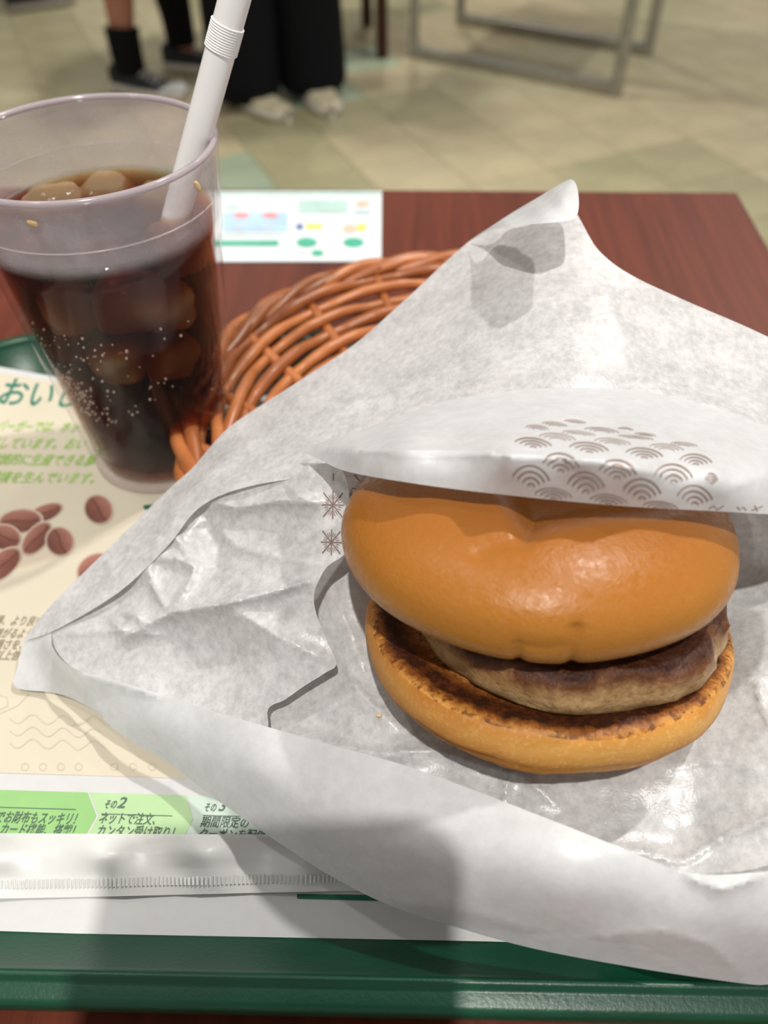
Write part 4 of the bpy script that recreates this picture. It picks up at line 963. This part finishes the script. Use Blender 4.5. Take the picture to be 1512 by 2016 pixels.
def person(name_label, loc, feet, hip, face, trousers=None, trous_r=0.1, skin_leg=True, shirt=M_SHIRT, socks=(), shoes=None, hem=0.08):
    """feet: two (heel_x, heel_y, ang) local to loc on the floor; hip: pelvis centre xy local"""
    p = empty('person', loc, name_label, 'person')
    hz = 0.86; F_ = Vector((cos(face), sin(face), 0)); Lf = Vector((-sin(face), cos(face), 0))
    c = Vector((hip[0], hip[1], 0))
    pts = [c + Vector((0, 0, hz)), c + Vector((0, 0, hz + 0.18)), c + Vector((0, 0, hz + 0.40)), c + Vector((0, 0, hz + 0.52)), c + F_ * 0.02 + Vector((0, 0, hz + 0.62)), c + F_ * 0.035 + Vector((0, 0, hz + 0.73)), c + F_ * 0.03 + Vector((0, 0, hz + 0.80))]
    rad = [(0.15, 0.11), (0.13, 0.09), (0.16, 0.10), (0.08, 0.06), (0.05, 0.05), (0.078, 0.09), (0.06, 0.07)]
    edges = [(i, i + 1) for i in range(6)]
    ank = []
    for s, ft in zip((1, -1), feet):
        d = Vector((cos(ft[2]), sin(ft[2]), 0)); an = Vector((ft[0], ft[1], 0)) + d * 0.065
        hp = c + Lf * (0.085 * s) + Vector((0, 0, hz - 0.04)); kn = hp.lerp(an + Vector((0, 0, 0.08)), 0.5) + F_ * 0.03; kn.z = 0.47
        b = len(pts); calf = (kn * 0.62 + (an + Vector((0, 0, 0.08))) * 0.38) - F_ * 0.02
        toe = an + d * 0.07
        pts += [hp, kn, calf, an + Vector((0, 0, 0.16)), an + Vector((0, 0, 0.075)), toe + Vector((0, 0, 0.028))]; rad += [0.085, 0.056, 0.056, 0.038, 0.033, 0.012]
        edges += [(0, b), (b, b + 1), (b + 1, b + 2), (b + 2, b + 3), (b + 3, b + 4), (b + 4, b + 5)]; ank.append((hp, kn, calf, an))
    for s in (1, -1):
        sh = c + Lf * (0.19 * s) + Vector((0, 0, hz + 0.47)); el = sh + Lf * (0.03 * s) + Vector((0, 0, -0.28)); wr = el + F_ * 0.06 + Vector((0, 0, -0.24)); hd = wr + F_ * 0.02 + Vector((0, 0, -0.09))
        b = len(pts); pts += [sh, el, wr, hd]; rad += [0.05, 0.04, 0.027, (0.02, 0.036)]; edges += [(3, b), (b, b + 1), (b + 1, b + 2), (b + 2, b + 3)]
        for q in range(5):
            o_ = (q - 2) * 0.016; b2 = len(pts)
            st = hd if q else wr + Vector((0, 0, -0.03))
            pts += [st + F_ * (o_ * (1 if q else 1.6)) + Vector((0, 0, -0.035)), st + F_ * (o_ * 1.1 + 0.012) + Vector((0, 0, -0.075 + abs(q - 2) * 0.006))]; rad += [0.009, 0.007]; edges += [(b + 3 if q else b + 2, b2), (b2, b2 + 1)]
    skin_obj('body', pts, edges, rad, M_SKIN, p)
    # clothing
    def cloth(name, ps, ed, rd, mt): return skin_obj(name, ps, ed, rd, mt, p)
    cloth('shirt', [pts[0] + Vector((0, 0, 0.0)), pts[1], pts[2], pts[3]] + [pts[18 + 1 - 1] if False else c + Lf * (0.19 * s) + Vector((0, 0, hz + 0.47)) for s in (1, -1)] + [c + Lf * (0.215 * s) + Vector((0, 0, hz + 0.28)) for s in (1, -1)], [(0, 1), (1, 2), (2, 3), (3, 4), (3, 5), (4, 6), (5, 7)], [(0.175, 0.13), (0.16, 0.115), (0.185, 0.125), (0.10, 0.08), 0.068, 0.068, 0.07, 0.07], shirt)
    V, F = lathe([(0.0, 0.10), (0.06, 0.092), (0.10, 0.05), (0.112, 0.0), (0.105, -0.06), (0.085, -0.09)], 20); cc_ = c + F_ * 0.015 + Vector((0, 0, hz + 0.755))
    local(p, 'hair', ([cc_ + Vector((v.x * .92, v.y, v.z)) for v in V], F), M_HAIR)
    for s in (1, -1): local(p, 'eye', lathe([(0, -.012), (.009, -.008), (.012, 0), (.009, .008), (0, .012)], 10, tuple(c + F_ * 0.118 + Lf * (0.034 * s) + Vector((0, 0, hz + 0.735)))), M_HAIR)
    local(p, 'nose', tube([c + F_ * 0.115 + Vector((0, 0, hz + 0.74)), c + F_ * 0.142 + Vector((0, 0, hz + 0.695))], [0.008, 0.015], 8), M_SKIN)
    local(p, 'mouth', tube([c + F_ * 0.116 + Lf * 0.022 + Vector((0, 0, hz + 0.668)), c + F_ * 0.122 + Vector((0, 0, hz + 0.666)), c + F_ * 0.116 - Lf * 0.022 + Vector((0, 0, hz + 0.668))], 0.006, 6), plain('lips', srgb(150, 80, 74), 0.5))
    if trousers is None:      # shorts
        ps = [pts[0] + Vector((0, 0, 0.06)), pts[0]]; ed = [(0, 1)]; rd = [(0.165, 0.125), (0.165, 0.13)]
        for hp, kn, calf, an in ank:
            b = len(ps); ps += [hp, hp.lerp(kn, 0.85)]; rd += [0.11, 0.10]; ed += [(1, b), (b, b + 1)]
        cloth('shorts', ps, ed, rd, M_SHORT)
    else:
        ps = [pts[0] + Vector((0, 0, 0.06)), pts[0]]; ed = [(0, 1)]; rd = [(0.165, 0.125), (0.17, 0.135)]
        for hp, kn, calf, an in ank:
            b = len(ps); bt = an + Vector((0, 0, hem)); ps += [hp, kn, kn.lerp(bt, 0.5), kn.lerp(bt, 0.85), bt]; rd += [0.115, trous_r, trous_r, trous_r, trous_r * 0.98]; ed += [(1, b), (b, b + 1), (b + 1, b + 2), (b + 2, b + 3), (b + 3, b + 4)]
        cloth('trousers', ps, ed, rd, trousers)
    for s_i, top in socks:
        hp, kn, calf, an = ank[s_i]
        chain = [an + Vector((0, 0, 0.05)), an + Vector((0, 0, 0.10)), an + Vector((0, 0, 0.16)), calf, kn]
        zs = [v.z for v in chain]; pl, rr = [], []
        rmap = [0.048, 0.049, 0.051, 0.066, 0.064]
        for q in range(13):
            z = 0.05 + (top - 0.05) * q / 12
            for j in range(4):
                if zs[j] <= z <= zs[j + 1] + 1e-6:
                    u = (z - zs[j]) / (zs[j + 1] - zs[j]); pl.append(chain[j].lerp(chain[j + 1], u)); rr.append(rmap[j] + (rmap[j + 1] - rmap[j]) * u); break
        local(p, 'sock', tube(pl, rr, 20), M_SOCK)
    for ft in feet: shoe(p, (ft[0], ft[1], 0), ft[2], 0.275, *shoes)
    return p
_orig = None
pA = person('person in shorts, black socks and black-and-white sneakers behind the cup', (-0.78, 2.92, FLOOR), [(0.07, 0.13, radians(-12)), (-0.06, -0.06, radians(-25))], (0.06, 0.08), radians(-15), None, socks=((1, 0.185), (0, 0.42)), shoes=(M_SHOEK, M_SOLEW, M_SHOEG))
pB = person('person in wide black trousers and cream shoes behind the straw', (-0.33, 2.72, FLOOR), [(0.115, 0.11, radians(-72)), (-0.115, 0.03, radians(-48))], (0.0, 0.12), radians(-65), M_TROUS, trous_r=0.118, shoes=(M_SHOEB, M_SOLEW), hem=0.0)
pC = person('person whose grey-soled dark shoe shows at the top left corner', (-1.46, 3.80, FLOOR), [(-0.08, 0.18, radians(20)), (-0.02, -0.03, radians(26))], (0.0, 0.1), radians(25), M_TROUS, trous_r=0.085, shoes=(M_SHOEK, M_SOLEG), hem=0.13)

# ------------------------------------------------------------------ far furniture
a_, b_, c_, d_ = [P(x, y, FLOOR) for x, y in ((815, 112), (1212, 188), (905, 46), (1262, 96))]
d_ = b_ + (c_ - a_)
ft = empty('steel_framed_table', tuple((a_ + d_) / 2 * Vector((1, 1, 1)) if False else ((a_ + d_) / 2).to_tuple()), 'table on a brushed steel sled frame behind the wooden table', 'table')
for q in (a_, b_, c_, d_): obj('leg', *bar(q + Vector((0, 0, 0.0)), q + Vector((0, 0, 0.69)), 0.032, 0.032, 0.003), M_STEEL, ft, smooth=False)
for q, r in ((a_, b_), (c_, d_)): obj('floor_rail', *bar(q + Vector((0, 0, 0.018)), r + Vector((0, 0, 0.018)), 0.034, 0.034, 0.003), M_STEEL, ft, smooth=False)
for q, r in ((a_, b_), (c_, d_), (a_, c_), (b_, d_)): obj('top_rail', *bar(q + Vector((0, 0, 0.675)), r + Vector((0, 0, 0.675)), 0.03, 0.03), M_STEEL, ft, smooth=False)
e1 = (b_ - a_).normalized() * 0.05; e2 = (c_ - a_).normalized() * 0.05
cs = [a_ - e1 - e2, b_ + e1 - e2, d_ + e1 + e2, c_ - e1 + e2]
obj('tabletop', [v + Vector((0, 0, z)) for z in (0.69, 0.72) for v in cs], [(3, 2, 1, 0), (4, 5, 6, 7), (0, 1, 5, 4), (1, 2, 6, 5), (2, 3, 7, 6), (3, 0, 4, 7)], M_TABLE, ft, smooth=False)
q = P(752, 112, FLOOR)
chr_ = empty('wooden_chair', (q.x, q.y, FLOOR), 'dark brown wooden chair with one slim leg showing beside black trousers', 'chair', rotz=radians(8))
for x, y, hh in ((0, 0, 0.43), (-0.38, 0, 0.43), (0, 0.38, 0.86), (-0.38, 0.38, 0.86)): local(chr_, 'leg', bar((x, y, 0), (x * 0.98, y * 0.98, hh), 0.038, 0.038, 0.003), M_BROWNWOOD, smooth=False)
local(chr_, 'seat', box(-0.41, 0.03, -0.03, 0.41, 0.42, 0.455, 0.008), M_BROWNWOOD, smooth=False)
for z in (0.58, 0.70, 0.81): local(chr_, 'back_slat', box(-0.37, -0.01, 0.362, 0.385, z, z + 0.06, 0.004), M_BROWNWOOD, smooth=False)

# ------------------------------------------------------------------ the phone that takes the picture (its shadow falls on the tray)
ph = empty('smartphone', (0, 0, 0), 'dark smartphone held over the near rim of the tray', 'phone')
ph.rotation_mode = 'XYZ'
PM = Matrix((RT, UP, -FW)).transposed()
def ph_pts(V): return [CAM + PM @ Vector(v) for v in V]
def rslab(x0, x1, y0, y1, z0, z1, r, n=8):
    pt = []
    for cx, cy, a0 in ((x1 - r, y1 - r, 0), (x0 + r, y1 - r, 90), (x0 + r, y0 + r, 180), (x1 - r, y0 + r, 270)):
        for k in range(n + 1): a = radians(a0 + 90 * k / n); pt.append((cx + r * cos(a), cy + r * sin(a)))
    N = len(pt); V = [(x, y, z) for z in (z0, z1) for x, y in pt]
    return V, [tuple(reversed(range(N))), tuple(range(N, 2 * N))] + [(i, (i + 1) % N, N + (i + 1) % N, N + i) for i in range(N)]
V, F = rslab(-0.066, 0.014, -0.138, 0.014, 0.004, 0.0115, 0.012)
obj('phone_body', ph_pts(V), F, plain('phone_graphite', srgb(34, 36, 40), 0.4), ph, smooth=False)
V, F = rslab(-0.063, 0.011, -0.135, 0.011, 0.01155, 0.0118, 0.010)
obj('phone_screen', ph_pts(V), F, plain('phone_glass', srgb(10, 10, 12), 0.1), ph, smooth=False)
